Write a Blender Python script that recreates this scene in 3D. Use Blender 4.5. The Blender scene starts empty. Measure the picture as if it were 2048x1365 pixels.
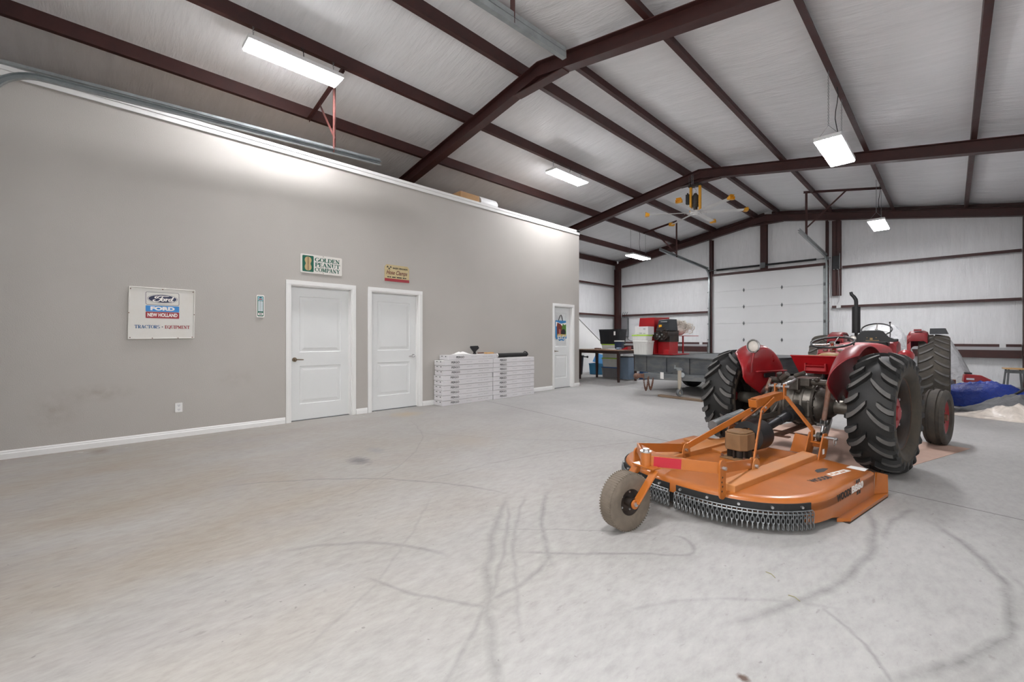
import bpy, math, random
from mathutils import Vector, Matrix, Euler
S = bpy.context.scene
COL = S.collection
PI = math.pi
rnd = random.Random(7)
V = Vector


def hexc(h, a=1.0):
    h = h.lstrip('#')
    o = []
    for i in (0, 2, 4):
        c = int(h[i:i + 2], 16) / 255
        o.append(c / 12.92 if c <= .04045 else ((c + .055) / 1.055) ** 2.4)
    return (o[0], o[1], o[2], a)


class MB:
    """Collects shapes into one mesh."""

    def __init__(s):
        s.v, s.f, s.m = [], [], []

    def add(s, vs, fs, mi=0, M=None):
        b = len(s.v)
        for p in vs:
            p = V(p)
            s.v.append(tuple(M @ p) if M is not None else tuple(p))
        for f in fs:
            s.f.append(tuple(b + i for i in f))
            s.m.append(mi)
        return s

    def box(s, x0, x1, y0, y1, z0, z1, mi=0, M=None):
        vs = [(x0, y0, z0), (x1, y0, z0), (x1, y1, z0), (x0, y1, z0), (x0, y0, z1), (x1, y0, z1), (x1, y1, z1), (x0, y1, z1)]
        return s.add(vs, [(0, 3, 2, 1), (4, 5, 6, 7), (0, 1, 5, 4), (1, 2, 6, 5), (2, 3, 7, 6), (3, 0, 4, 7)], mi, M)

    def bar(s, p0, p1, w, h, up=(0, 0, 1), mi=0, w1=None, h1=None):
        p0, p1 = V(p0), V(p1)
        d = (p1 - p0).normalized()
        u = V(up)
        side = d.cross(u)
        if side.length < 1e-4:
            side = d.cross(V((1, 0, 0)))
        side.normalize()
        u = side.cross(d).normalized()
        w1 = w if w1 is None else w1
        h1 = h if h1 is None else h1
        vs = []
        for p, a, b in ((p0, w, h), (p1, w1, h1)):
            for i, j in ((-1, -1), (1, -1), (1, 1), (-1, 1)):
                vs.append(p + side * (i * a / 2) + u * (j * b / 2))
        return s.add(vs, [(0, 1, 2, 3), (7, 6, 5, 4), (0, 4, 5, 1), (1, 5, 6, 2), (2, 6, 7, 3), (3, 7, 4, 0)], mi)

    def cyl(s, p0, p1, r, r1=None, n=16, mi=0, caps=True):
        p0, p1 = V(p0), V(p1)
        r1 = r if r1 is None else r1
        d = (p1 - p0).normalized()
        a = d.orthogonal().normalized()
        b = d.cross(a)
        vs = []
        for p, q in ((p0, r), (p1, r1)):
            for i in range(n):
                t = 2 * PI * i / n
                vs.append(p + a * (q * math.cos(t)) + b * (q * math.sin(t)))
        fs = [(i, (i + 1) % n, n + (i + 1) % n, n + i) for i in range(n)]
        if caps:
            fs += [tuple(range(n - 1, -1, -1)), tuple(range(n, 2 * n))]
        return s.add(vs, fs, mi)

    def tube(s, pts, r, n=8, closed=False, mi=0, flat=None):
        pts = [V(p) for p in pts]
        k = len(pts)
        vs = []
        prev = None
        for i, p in enumerate(pts):
            if closed:
                d = pts[(i + 1) % k] - pts[i - 1]
            else:
                d = pts[min(i + 1, k - 1)] - pts[max(i - 1, 0)]
            d.normalize()
            if prev is None:
                a = d.orthogonal().normalized()
            else:
                a = (prev - d * prev.dot(d))
                a = a.normalized() if a.length > 1e-6 else d.orthogonal().normalized()
            prev = a
            b = d.cross(a)
            rr = r[i] if isinstance(r, (list, tuple)) else r
            for j in range(n):
                t = 2 * PI * j / n
                vs.append(p + a * (rr * math.cos(t)) + b * (rr * math.sin(t)))
        fs = []
        for i in range(k if closed else k - 1):
            i2 = (i + 1) % k
            for j in range(n):
                j2 = (j + 1) % n
                fs.append((i * n + j, i * n + j2, i2 * n + j2, i2 * n + j))
        if not closed:
            fs += [tuple(range(n - 1, -1, -1)), tuple((k - 1) * n + j for j in range(n))]
        return s.add(vs, fs, mi)

    def lathe(s, prof, n=48, M=None, a0=0.0, a1=2 * PI, mi=0):
        """prof [(x, r)] turned about the local X axis."""
        full = abs(a1 - a0 - 2 * PI) < 1e-6
        cols = n if full else n + 1
        k = len(prof)
        vs = []
        for j in range(cols):
            t = a0 + (a1 - a0) * j / n
            for x, r in prof:
                vs.append((x, r * math.cos(t), r * math.sin(t)))
        fs = []
        for j in range(n):
            j2 = (j + 1) % cols
            for i in range(k - 1):
                fs.append((j * k + i, j * k + i + 1, j2 * k + i + 1, j2 * k + i))
        return s.add(vs, fs, mi, M)

    def prism(s, poly, d0, d1, M=None, mi=0):
        n = len(poly)
        vs = [(x, y, d0) for x, y in poly] + [(x, y, d1) for x, y in poly]
        fs = [tuple(range(n - 1, -1, -1)), tuple(range(n, 2 * n))]
        fs += [(i, (i + 1) % n, n + (i + 1) % n, n + i) for i in range(n)]
        return s.add(vs, fs, mi, M)

    def grid(s, rows, mi=0, close=False, M=None):
        k = len(rows[0])
        vs = [p for r in rows for p in r]
        fs = []
        for i in range(len(rows) - 1):
            for j in range(k if close else k - 1):
                j2 = (j + 1) % k
                fs.append((i * k + j, i * k + j2, (i + 1) * k + j2, (i + 1) * k + j))
        return s.add(vs, fs, mi, M)

    def sphere(s, c, r, n=20, m=12, sc=(1, 1, 1), mi=0, M=None):
        c = V(c)
        rows = []
        for i in range(m + 1):
            t = PI * i / m
            rows.append([(c.x + sc[0] * r * math.sin(t) * math.cos(2 * PI * j / n), c.y + sc[1] * r * math.sin(t) * math.sin(2 * PI * j / n), c.z + sc[2] * r * math.cos(t)) for j in range(n)])
        return s.grid(rows, mi, True, M)

    def build(s, name, mats, parent=None, smooth=None, bev=0.0, loc=None, rot=None, seg=2):
        me = bpy.data.meshes.new(name)
        me.from_pydata(s.v, [], s.f)
        if not isinstance(mats, (list, tuple)):
            mats = [mats]
        for m in mats:
            me.materials.append(m)
        if len(mats) > 1:
            me.polygons.foreach_set('material_index', s.m)
        if smooth is not None:
            me.polygons.foreach_set('use_smooth', [True] * len(me.polygons))
            me.set_sharp_from_angle(angle=math.radians(smooth))
        me.update()
        return link(name, me, parent, bev, loc, rot, seg)


def link(name, data, parent=None, bev=0.0, loc=None, rot=None, seg=2):
    o = bpy.data.objects.new(name, data)
    COL.objects.link(o)
    if parent is not None:
        o.parent = parent
    if loc is not None:
        o.location = loc
    if rot is not None:
        o.rotation_euler = rot
    if bev:
        b = o.modifiers.new('bevel', 'BEVEL')
        b.width = bev
        b.segments = seg
        b.limit_method = 'ANGLE'
        b.angle_limit = math.radians(40)
    return o


def tag(o, label, cat, group=None, kind=None):
    o['label'] = label
    o['category'] = cat
    if group:
        o['group'] = group
    if kind:
        o['kind'] = kind
    return o


def thing(name, label, cat, loc=(0, 0, 0), rz=0.0, group=None):
    o = bpy.data.objects.new(name, None)
    o.empty_display_size = .1
    COL.objects.link(o)
    o.location = loc
    o.rotation_euler = (0, 0, rz)
    return tag(o, label, cat, group)


def struct(o, label=None, cat=None):
    o['kind'] = 'structure'
    if label:
        o['label'] = label
        o['category'] = cat
    return o


def dup(root, label=None, loc=None, rz=None):
    r = root.copy()
    COL.objects.link(r)
    if label:
        r['label'] = label
    if loc is not None:
        r.location = loc
    if rz is not None:
        r.rotation_euler = (0, 0, rz)
    for ch in list(root.children):
        c = ch.copy()
        COL.objects.link(c)
        c.parent = r
        for g in list(ch.children):
            d = g.copy()
            COL.objects.link(d)
            d.parent = c
    return r


def empty_part(name, parent, loc=(0, 0, 0)):
    o = bpy.data.objects.new(name, None)
    o.empty_display_size = .05
    COL.objects.link(o)
    o.parent = parent
    o.location = loc
    return o


# ---------------------------------------------------------------- materials
def nodes(name):
    m = bpy.data.materials.new(name)
    m.use_nodes = True
    nt = m.node_tree
    return m, nt, nt.nodes['Principled BSDF']


def setin(n, k, v):
    n.inputs[k].default_value = v


class G:
    """Short hand for a shader graph."""

    def __init__(s, nt):
        s.nt = nt

    def n(s, t, **kw):
        o = s.nt.nodes.new(t)
        for k, v in kw.items():
            setattr(o, k, v)
        return o

    def l(s, a, b):
        s.nt.links.new(a, b)

    def coord(s, sc=(1, 1, 1), rot=(0, 0, 0), loc=(0, 0, 0), kind='Object'):
        tc = s.n('ShaderNodeTexCoord')
        mp = s.n('ShaderNodeMapping')
        setin(mp, 'Scale', sc)
        setin(mp, 'Rotation', rot)
        setin(mp, 'Location', loc)
        s.l(tc.outputs[kind], mp.inputs['Vector'])
        return mp.outputs['Vector']

    def noise(s, vec, scale, detail=4, rough=.55, dist=0.0):
        o = s.n('ShaderNodeTexNoise')
        setin(o, 'Scale', scale)
        setin(o, 'Detail', detail)
        setin(o, 'Roughness', rough)
        setin(o, 'Distortion', dist)
        s.l(vec, o.inputs['Vector'])
        return o.outputs['Fac']

    def math(s, op, a, b=None, c=None, clamp=False):
        o = s.n('ShaderNodeMath', operation=op)
        o.use_clamp = clamp
        for i, x in enumerate((a, b, c)):
            if x is None:
                continue
            if isinstance(x, (int, float)):
                o.inputs[i].default_value = x
            else:
                s.l(x, o.inputs[i])
        return o.outputs[0]

    def ramp(s, fac, stops, interp='LINEAR'):
        o = s.n('ShaderNodeValToRGB')
        o.color_ramp.interpolation = interp
        e = o.color_ramp.elements
        while len(e) < len(stops):
            e.new(.5)
        for i, (p, c) in enumerate(stops):
            e[i].position = p
            e[i].color = c if isinstance(c, tuple) else (c, c, c, 1)
        s.l(fac, o.inputs[0])
        return o.outputs[0]

    def mix(s, fac, a, b, mode='MIX'):
        o = s.n('ShaderNodeMix', data_type='RGBA', blend_type=mode)
        for k, x in ((0, fac), (6, a), (7, b)):
            if isinstance(x, (int, float)):
                o.inputs[k].default_value = x
            elif isinstance(x, tuple):
                o.inputs[k].default_value = x
            else:
                s.l(x, o.inputs[k])
        return o.outputs[2]

    def bump(s, h, strength, dist, bsdf):
        o = s.n('ShaderNodeBump')
        setin(o, 'Strength', strength)
        setin(o, 'Distance', dist)
        s.l(h, o.inputs['Height'])
        s.l(o.outputs[0], bsdf.inputs['Normal'])
        return o


def mat(name, col, rough=.5, metal=0.0, var=.12, scale=6.0, bump=0.0, bscale=40.0, bdist=.002, dirt=None, dirt_amt=.5, coat=0.0, stretch=(1, 1, 1), spec=None):
    """Paint, metal, plastic... : base colour with a little procedural variation, optional dirt and bump."""
    m, nt, b = nodes(name)
    g = G(nt)
    c = hexc(col) if isinstance(col, str) else col
    vec = g.coord(stretch)
    f = g.noise(vec, scale, 5)
    lo = tuple(x * (1 - var) for x in c[:3]) + (1,)
    hi = tuple(min(1, x * (1 + var)) for x in c[:3]) + (1,)
    out = g.ramp(f, [(.3, lo), (.7, hi)])
    if dirt:
        d = g.ramp(g.noise(vec, scale * .55 + 1.3, 8, .65, .4), [(.45, 0.0), (.72, dirt_amt)])
        out = g.mix(d, out, hexc(dirt))
    g.l(out, b.inputs['Base Color'])
    setin(b, 'Metallic', metal)
    r = g.ramp(f, [(.25, max(.02, rough - .08)), (.75, min(1, rough + .08))])
    g.l(r, b.inputs['Roughness'])
    if spec is not None:
        setin(b, 'Specular IOR Level', spec)
    if coat:
        setin(b, 'Coat Weight', coat)
        setin(b, 'Coat Roughness', .12)
    if bump:
        g.bump(g.noise(vec, bscale, 6), bump, bdist, b)
    return m


def emit(name, col, strength):
    m, nt, b = nodes(name)
    setin(b, 'Base Color', hexc('#ffffff'))
    setin(b, 'Emission Color', hexc(col))
    setin(b, 'Emission Strength', strength)
    return m


LAMP = 68.0
M = {}
M['steel'] = mat('red_oxide_steel', '#432421', .5, 0, .15, 5, .15, 60, .001, dirt='#2c1a19', dirt_amt=.5)
M['steel_warm'] = mat('brown_oxide_steel', '#5a3430', .5, 0, .15, 5)
M['galv'] = mat('galvanised_steel', '#9da3a4', .38, .75, .15, 9, .1, 30, .001)
M['galv_dull'] = mat('dull_grey_steel', '#74787a', .55, .4, .2, 5, .1, 30, .001, dirt='#5b5650', dirt_amt=.6)
M['white'] = mat('white_trim_paint', '#e6e6e4', .42, 0, .02, 3)
M['door'] = mat('white_door_paint', '#dcdedd', .42, 0, .015, 3)
M['sect'] = mat('white_sectional_door_paint', '#dedfdf', .45, 0, .02, 2, .2, 120, .0006)
M['black'] = mat('black_plastic', '#17181a', .45, 0, .2, 6)
M['black_matte'] = mat('black_rubber', '#1b1b1b', .75, 0, .25, 8, .2, 60, .001)
M['chrome'] = mat('chrome', '#d8d8d8', .12, 1, .04, 6)
M['nickel'] = mat('brushed_nickel', '#8a7d6b', .3, .9, .1, 8)
M['zinc'] = mat('zinc_bolt', '#b9babb', .3, .9, .1, 12)
M['chain'] = mat('steel_chain', '#8f9294', .38, .85, .15, 20)
M['red'] = mat('tractor_red_paint', '#920f18', .34, 0, .14, 4, dirt='#6b1d1c', dirt_amt=.35, coat=.35)
M['red_dusty'] = mat('faded_red_paint', '#9d2c31', .5, 0, .12, 4, dirt='#8f4a48', dirt_amt=.4)
M['red_deep'] = mat('worn_dark_red_paint', '#7e1a20', .45, 0, .2, 5, dirt='#54201f', dirt_amt=.5)
M['machine_red'] = mat('machine_red_paint', '#9f0f17', .38, 0, .1, 4, coat=.2)
M['orange'] = mat('orange_paint', '#a96023', .34, 0, .1, 3, .05, 40, .001, dirt='#96551f', dirt_amt=.55, coat=.25)
M['orange_dusty'] = mat('dusty_orange_paint', '#b57338', .5, 0, .1, 4, .05, 40, .001, dirt='#a6754a', dirt_amt=.6)
M['grease'] = mat('greasy_cast_iron', '#55504a', .38, .55, .3, 7, .4, 25, .004, dirt='#2a2622', dirt_amt=.85)
M['castgrey'] = mat('worn_grey_casting', '#827d75', .4, .6, .25, 6, .3, 25, .003, dirt='#3a352f', dirt_amt=.8)
M['rust'] = mat('rusted_steel', '#6d4a3a', .7, .2, .3, 12, .4, 40, .003, dirt='#8b8078', dirt_amt=.5)
M['gearbox'] = mat('dusty_brown_casting', '#7f6040', .75, 0, .15, 9, .4, 35, .003, dirt='#6a5137', dirt_amt=.6)
M['rubber'] = mat('tyre_rubber', '#171717', .62, 0, .25, 7, .25, 70, .001, dirt='#2b2926', dirt_amt=.5)
M['lug'] = mat('worn_lug_rubber', '#5a5856', .7, 0, .2, 12, .2, 80, .001, dirt='#39383a', dirt_amt=.6)
M['rubber_brown'] = mat('dusty_tyre_rubber', '#3e3a35', .8, 0, .18, 8, .25, 70, .001, dirt='#5c554a', dirt_amt=.6)
M['sidewall'] = mat('dusty_tyre_sidewall', '#494238', .75, 0, .2, 8, .25, 70, .001, dirt='#2d2a28', dirt_amt=.7)
M['laminated'] = mat('laminated_tyre_rubber', '#6b6156', .85, 0, .2, 10, .3, 60, .002, dirt='#4a433b', dirt_amt=.6)
M['rim_dark'] = mat('black_brown_rim', '#2a2421', .5, .2, .25, 6, dirt='#4d3a2b', dirt_amt=.5)
M['grey_steel'] = mat('grey_trailer_steel', '#64686b', .5, .45, .2, 3, .15, 30, .001, dirt='#8a867c', dirt_amt=.5, stretch=(1, 1, 3))
M['dark_wood'] = mat('espresso_wood', '#35211b', .4, 0, .2, 6, stretch=(1, 1, 8))
M['table_top'] = mat('worn_table_top', '#8d6e5a', .35, 0, .2, 5, dirt='#c4b4a6', dirt_amt=.7)
M['board'] = mat('weathered_board', '#7d6a58', .8, 0, .25, 6, .3, 30, .002, stretch=(1, 8, 8))
M['wood_pale'] = mat('pale_wood', '#c9a06a', .5, 0, .15, 6, stretch=(1, 1, 8))
M['cardboard'] = mat('brown_cardboard', '#b08a60', .8, 0, .08, 6)
M['carton'] = mat('white_carton', '#d3d1d2', .6, 0, .03, 5)
M['ink'] = mat('black_ink', '#1c1c1e', .6, 0, 0, 5)
M['ink_grey'] = mat('pale_grey_ink', '#aaa9ab', .6, 0, 0, 5)
M['yellow'] = mat('fan_yellow_plastic', '#e0a01c', .45, 0, .08, 6)
M['fan_white'] = mat('fan_white_aluminium', '#dcdcda', .4, .1, .04, 6)
M['lamp_white'] = mat('lamp_housing_white', '#dfe0e0', .4, 0, .03, 6)
M['glow'] = emit('lit_lamp_lens', '#fdfcff', LAMP)
M['tote_blue'] = mat('blue_tote_plastic', '#2f5a94', .4, 0, .08, 4)
M['tote_navy'] = mat('navy_tote_plastic', '#27384f', .4, 0, .08, 4)
M['tote_steel'] = mat('slate_blue_tote_plastic', '#7d90a4', .45, 0, .08, 4)
M['tote_grey'] = mat('grey_tote_plastic', '#878689', .45, 0, .08, 4)
M['tote_black'] = mat('charcoal_tote_plastic', '#24272b', .4, 0, .1, 4)
M['lime'] = mat('lime_green_plastic', '#a8cf4a', .4, 0, .05, 4)
M['paper'] = mat('white_paper', '#ecebe8', .7, 0, .02, 4)
M['white_plastic'] = mat('milky_white_plastic', '#dcdcd8', .4, 0, .05, 4)
M['blue_wrap'] = mat('blue_white_wrapper', '#4a78b4', .35, 0, .1, 5)
M['peach'] = mat('kraft_pink_panel', '#bfa292', .8, 0, .1, 3, dirt='#a8877a', dirt_amt=.5)
M['cushion'] = mat('tan_vinyl_cushion', '#9a7b4c', .6, 0, .15, 8, .3, 50, .002)
M['glass'] = mat('lamp_glass', '#d9d4cc', .12, .3, .08, 20)


def cloth(name, col, rough, wr=9.0, strength=.6, metal=0.0):
    m, nt, b = nodes(name)
    g = G(nt)
    vec = g.coord()
    n1 = g.noise(vec, wr, 6, .6, 1.2)
    c = hexc(col)
    g.l(g.ramp(n1, [(.3, tuple(x * .8 for x in c[:3]) + (1,)), (.7, tuple(min(1, x * 1.15) for x in c[:3]) + (1,))]), b.inputs['Base Color'])
    setin(b, 'Roughness', rough)
    setin(b, 'Metallic', metal)
    g.bump(n1, strength, .03, b)
    return m


M['tarp_blue'] = cloth('blue_tarpaulin', '#163a9e', .24, 12, .9)
M['rim_lip'] = mat('rusty_brown_rim', '#4d382b', .6, .2, .25, 8, dirt='#7a5c44', dirt_amt=.5)
M['plate_black'] = mat('black_wheel_plate', '#141110', .5, .1, .25, 6)
M['tarp_grey'] = cloth('grey_canvas', '#6b6c6e', .7)
M['sheet_silver'] = cloth('silver_grey_plastic_sheet', '#c6c7c8', .22, 6, .9)
M['sheet_white'] = cloth('cloudy_white_plastic_sheet', '#cfc6bb', .25, 6, .7)
M['fluff'] = cloth('white_rope_bundle', '#d8d2c8', .8, 14, .9)


def insulation(name, along, rough=.34, strength=.75):
    """White vinyl faced insulation blanket with drawn wrinkles."""
    m, nt, b = nodes(name)
    g = G(nt)
    vec = g.coord(along, (0, 0, .12))
    n1 = g.noise(vec, 5.0, 6, .62, .5)
    v2 = g.coord(tuple(x * 2.3 for x in along), (0, 0, -.2), (3, 5, 1))
    n2 = g.noise(v2, 7.0, 4, .5, .3)
    patch = g.ramp(g.noise(g.coord((.8, .8, .8)), .8, 3), [(.42, .08), (.68, 1.0)])
    h = g.math('ADD', g.math('MULTIPLY', n1, patch), g.math('MULTIPLY', n2, .3))
    c = g.ramp(n1, [(.25, hexc('#e4e5e6')), (.7, hexc('#eff0f1'))])
    g.l(c, b.inputs['Base Color'])
    setin(b, 'Roughness', rough)
    g.bump(h, strength, .035, b)
    return m


M['ins_roof'] = insulation('roof_insulation_vinyl', (.28, 1.7, .28))
M['ins_end'] = insulation('end_wall_insulation_vinyl', (2.2, 2.2, .3), .27, .9)


def beige_wall():
    m, nt, b = nodes('beige_orange_peel_wall')
    g = G(nt)
    vec = g.coord()
    big = g.noise(vec, .7, 3)
    c = g.ramp(big, [(.3, hexc('#aeaaa4')), (.7, hexc('#b4b0aa'))])
    # two old brown smudges low on the wall near the outlet
    tc = g.n('ShaderNodeTexCoord')
    for (y, z, ry, rz, amt) in ((.1, .62, .35, .12, .20), (-.25, .45, .25, .3, .16), (1.45, .72, .3, .16, .1)):
        sub = g.n('ShaderNodeVectorMath', operation='SUBTRACT')
        sub.inputs[1].default_value = (0, y, z)
        g.l(tc.outputs['Object'], sub.inputs[0])
        mul = g.n('ShaderNodeVectorMath', operation='MULTIPLY')
        mul.inputs[1].default_value = (0, 1 / ry, 1 / rz)
        g.l(sub.outputs[0], mul.inputs[0])
        ln = g.n('ShaderNodeVectorMath', operation='LENGTH')
        g.l(mul.outputs[0], ln.inputs[0])
        k = g.math('MULTIPLY', g.math('SUBTRACT', 1.0, ln.outputs['Value'], clamp=True), amt)
        k = g.math('MULTIPLY', k, g.ramp(g.noise(vec, 9, 5), [(.35, 0.0), (.65, 1.6)]))
        c = g.mix(k, c, hexc('#7d6a55'))
    g.l(c, b.inputs['Base Color'])
    setin(b, 'Roughness', .62)
    g.bump(g.noise(vec, 95, 3), .35, .004, b)
    return m


M['beige'] = beige_wall()


def concrete():
    m, nt, b = nodes('stained_concrete_slab')
    g = G(nt)
    vec = g.coord(kind='Object')
    sep = g.n('ShaderNodeSeparateXYZ')
    g.l(vec, sep.inputs[0])
    warp = g.noise(vec, .55, 4, .6, .3)
    c = g.ramp(warp, [(.3, hexc('#8f8e8c')), (.5, hexc('#9b9a98')), (.72, hexc('#a7a6a4'))])
    # warm brown wear on the left, near the partition
    left = g.math('DIVIDE', g.math('SUBTRACT', 6.0, sep.outputs[0]), 2.6, clamp=True)
    near = g.math('SUBTRACT', 1.1, g.math('DIVIDE', sep.outputs[1], 5.5), clamp=True)
    ln = g.math('MULTIPLY', left, near)
    blot = g.ramp(g.noise(g.coord((1, .55, 1), (0, 0, .5)), 1.1, 7, .62, .4), [(.36, 0.0), (.62, 1.0)])
    c = g.mix(g.math('MULTIPLY', ln, g.math('ADD', g.math('MULTIPLY', blot, .55), .32)), c, hexc('#8a7b69'))
    blot2 = g.ramp(g.noise(g.coord((1, .6, 1), (0, 0, .4), (7, 3, 0)), 1.6, 7, .6, .3), [(.48, 0.0), (.68, .42)])
    c = g.mix(g.math('MULTIPLY', blot2, g.math('ADD', g.math('MULTIPLY', ln, 1.0), .4)), c, hexc('#8c8786'))
    # fine mottling
    fine = g.noise(g.coord((1, .40, 1), (0, 0, -.75)), 22, 8, .68)
    c = g.mix(.25, c, g.ramp(fine, [(.3, hexc('#726f6c')), (.5, hexc('#a9a7a4')), (.68, hexc('#c6c4c1'))]), 'MIX')
    speck = g.ramp(g.noise(g.coord((1, .4, 1), (0, 0, -.75)), 30, 3, .5), [(.66, 0.0), (.76, .45)])
    c = g.mix(speck, c, hexc('#77726e'))
    dot = g.ramp(g.noise(vec, 31, 2, .4), [(.74, 0.0), (.78, .5)])
    c = g.mix(dot, c, hexc('#5e5a57'))
    # white paint drips along the partition
    drip = g.ramp(g.noise(g.coord((1, .5, 1)), 9, 4, .6), [(.66, 0.0), (.72, .8)])
    nearwall = g.math('SUBTRACT', 1.0, g.math('DIVIDE', sep.outputs[0], .9), clamp=True)
    c = g.mix(g.math('MULTIPLY', drip, nearwall), c, hexc('#e4e2df'))
    # oval stains : x, y, rx, ry, amount, colour
    for (x, y, rx, ry, a, col) in ((.55, 3.75, .30, .35, .55, '#a3937a'), (2.62, 1.98, .20, .13, .8, '#6f6c6c'), (2.75, 3.35, .5, .30, .4, '#9c9389'),
                                   (2.35, 2.3, .2, .1, .35, '#7f8084'), (6.32, 1.72, .03, .025, .9, '#5a4a41'), (.25, .1, .2, .12, .5, '#7c7066'), (5.0, 7.0, .6, .25, .2, '#a99d8f'),
                                   (6.15, 4.6, .5, .3, .3, '#8f877f'), (2.9, 9.4, 1.2, .5, .35, '#8d857d')):
        sub = g.n('ShaderNodeVectorMath', operation='SUBTRACT')
        sub.inputs[1].default_value = (x, y, 0)
        g.l(vec, sub.inputs[0])
        mul = g.n('ShaderNodeVectorMath', operation='MULTIPLY')
        mul.inputs[1].default_value = (1 / rx, 1 / ry, 0)
        g.l(sub.outputs[0], mul.inputs[0])
        le = g.n('ShaderNodeVectorMath', operation='LENGTH')
        g.l(mul.outputs[0], le.inputs[0])
        d = g.math('ADD', le.outputs['Value'], g.math('MULTIPLY', g.math('SUBTRACT', fine, .5), 1.6))
        k = g.math('MULTIPLY', g.math('SUBTRACT', 1.0, d, clamp=True), a * 1.7, clamp=True)
        c = g.mix(k, c, hexc(col))
    # tyre scuffs : arcs (cx, cy, r, mid x, mid y, reach, width, amount)
    scr = g.ramp(g.noise(g.coord((1, 1, 1)), 11, 8, .75), [(.30, .35), (.60, 1.2)])
    acc = None
    wob = g.n('ShaderNodeTexNoise')
    setin(wob, 'Scale', 3.5)
    setin(wob, 'Detail', 5)
    g.l(vec, wob.inputs['Vector'])
    wa = g.n('ShaderNodeVectorMath', operation='MULTIPLY_ADD')
    g.l(wob.outputs['Color'], wa.inputs[0])
    wa.inputs[1].default_value = (.09, .09, 0)
    g.l(vec, wa.inputs[2])
    wsub = g.n('ShaderNodeVectorMath', operation='SUBTRACT')
    g.l(wa.outputs[0], wsub.inputs[0])
    wsub.inputs[1].default_value = (.045, .045, 0)
    vec2 = wsub.outputs[0]
    for (cx, cy, r, mx, my, L, w, a) in ARCS:
        ds = []
        for (px, py) in ((cx, cy), (mx, my)):
            dn = g.n('ShaderNodeVectorMath', operation='DISTANCE')
            dn.inputs[1].default_value = (px, py, 0)
            g.l(vec2, dn.inputs[0])
            ds.append(dn.outputs['Value'])
        off = g.math('ABSOLUTE', g.math('SUBTRACT', ds[0], r))
        k = g.math('SUBTRACT', 1.0, g.math('DIVIDE', off, w), clamp=True)
        e = g.math('MULTIPLY', g.math('SUBTRACT', L * 1.15, ds[1]), 3.0 / L, clamp=True)
        k = g.math('MULTIPLY', g.math('MULTIPLY', k, e), a)
        acc = k if acc is None else g.math('MAXIMUM', acc, k)
    acc = g.math('MULTIPLY', acc, scr)
    c = g.mix(acc, c, hexc('#5b5a5a'))
    # saw cut joint across the slab
    j = g.math('ABSOLUTE', g.math('SUBTRACT', g.math('ADD', sep.outputs[1], g.math('MULTIPLY', sep.outputs[0], .160)), 5.74))
    jk = g.math('SUBTRACT', 1.0, g.math('DIVIDE', j, .011), clamp=True)
    jk2 = g.math('MULTIPLY', jk, 1.0)
    c = g.mix(jk2, c, hexc('#4a4745'))
    g.l(c, b.inputs['Base Color'])
    g.l(g.ramp(fine, [(.3, .5), (.7, .72)]), b.inputs['Roughness'])
    setin(b, 'Specular IOR Level', .35)
    hh = g.math('SUBTRACT', fine, g.math('MULTIPLY', jk, .8))
    g.bump(hh, .10, .005, b)
    return m


ARCS = [(5.364, 3.125, 1.689, 6.92, 3.07, 0.96, .035, .55), (5.32, 3.1, 1.80, 6.92, 2.7, 0.9, .03, .25), (3.688, 3.365, 2.833, 6.41, 3.07, 1.02, .035, .5),
        (7.442, 4.494, 3.415, 4.91, 2.23, 0.55, .03, .42), (4.382, 1.507, 0.940, 5.29, 1.64, 0.3, .025, .4), (32.436, -26.199, 39.128, 5.44, 2.12, 0.46, .02, .42),
        (5.669, 2.521, 0.130, 5.76, 2.55, 0.16, .02, .4), (5.094, -0.220, 2.743, 3.36, 1.72, 1.12, .022, .42), (5.088, 0.479, 1.031, 4.44, 1.21, 0.45, .03, .38),
        (2.678, 6.235, 5.594, 5.06, 1.18, 0.36, .018, .38), (8.647, 5.287, 5.152, 5.07, 1.63, 0.95, .035, .38), (8.647, 5.287, 5.02, 5.1, 1.9, 0.8, .02, .28),
        (5.988, 1.814, 0.756, 6.59, 2.24, 0.22, .015, .42), (1.303, -1.397, 4.864, 5.18, 1.47, 1.05, .02, .3), (1.365, 3.999, 5.787, 7.01, 2.79, 0.6, .04, .2),
        (8.467, 3.672, 1.903, 6.61, 3.93, 0.38, .03, .35), (8.674, -1.661, 5.283, 5.15, 2.25, 0.5, .012, .3), (0.2, 0.0, 3.6, 2.6, 2.6, 1.6, .015, .22), (1.2, -1.5, 4.4, 4.6, 1.3, .8, .015, .2),
        (9.2, 2.2, 5.6, 3.9, 3.6, 1.6, .02, .25), (-1.0, 9.5, 7.0, 3.0, 3.8, 1.3, .02, .2), (7.1, 1.2, 1.4, 6.1, 2.15, .5, .02, .22)]
M['floor'] = concrete()
WORLD, EXPO = 3.2, 0.56
# ================================================================= building shell
XR, SL = 2.37, .17                     # ridge line and roof slope
XL, XE = -3.75, 8.49                   # outer side walls
YF, YB = -1.0, 17.0                    # front and back walls
ZRB, ZRT = 5.30, 5.53                  # rafter bottom and top at the ridge
PUR = .25                              # purlin height


def zroof(x, z0):
    return z0 - SL * abs(x - XR)


struct(MB().box(XL - .2, XE + .2, YF - 2.2, YB + .2, -.12, 0).build('floor', M['floor']))

PX = [-3.68, -2.31, -.80, .61, 2.03, 2.71, 4.17, 5.64, 7.10, 8.42]


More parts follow.
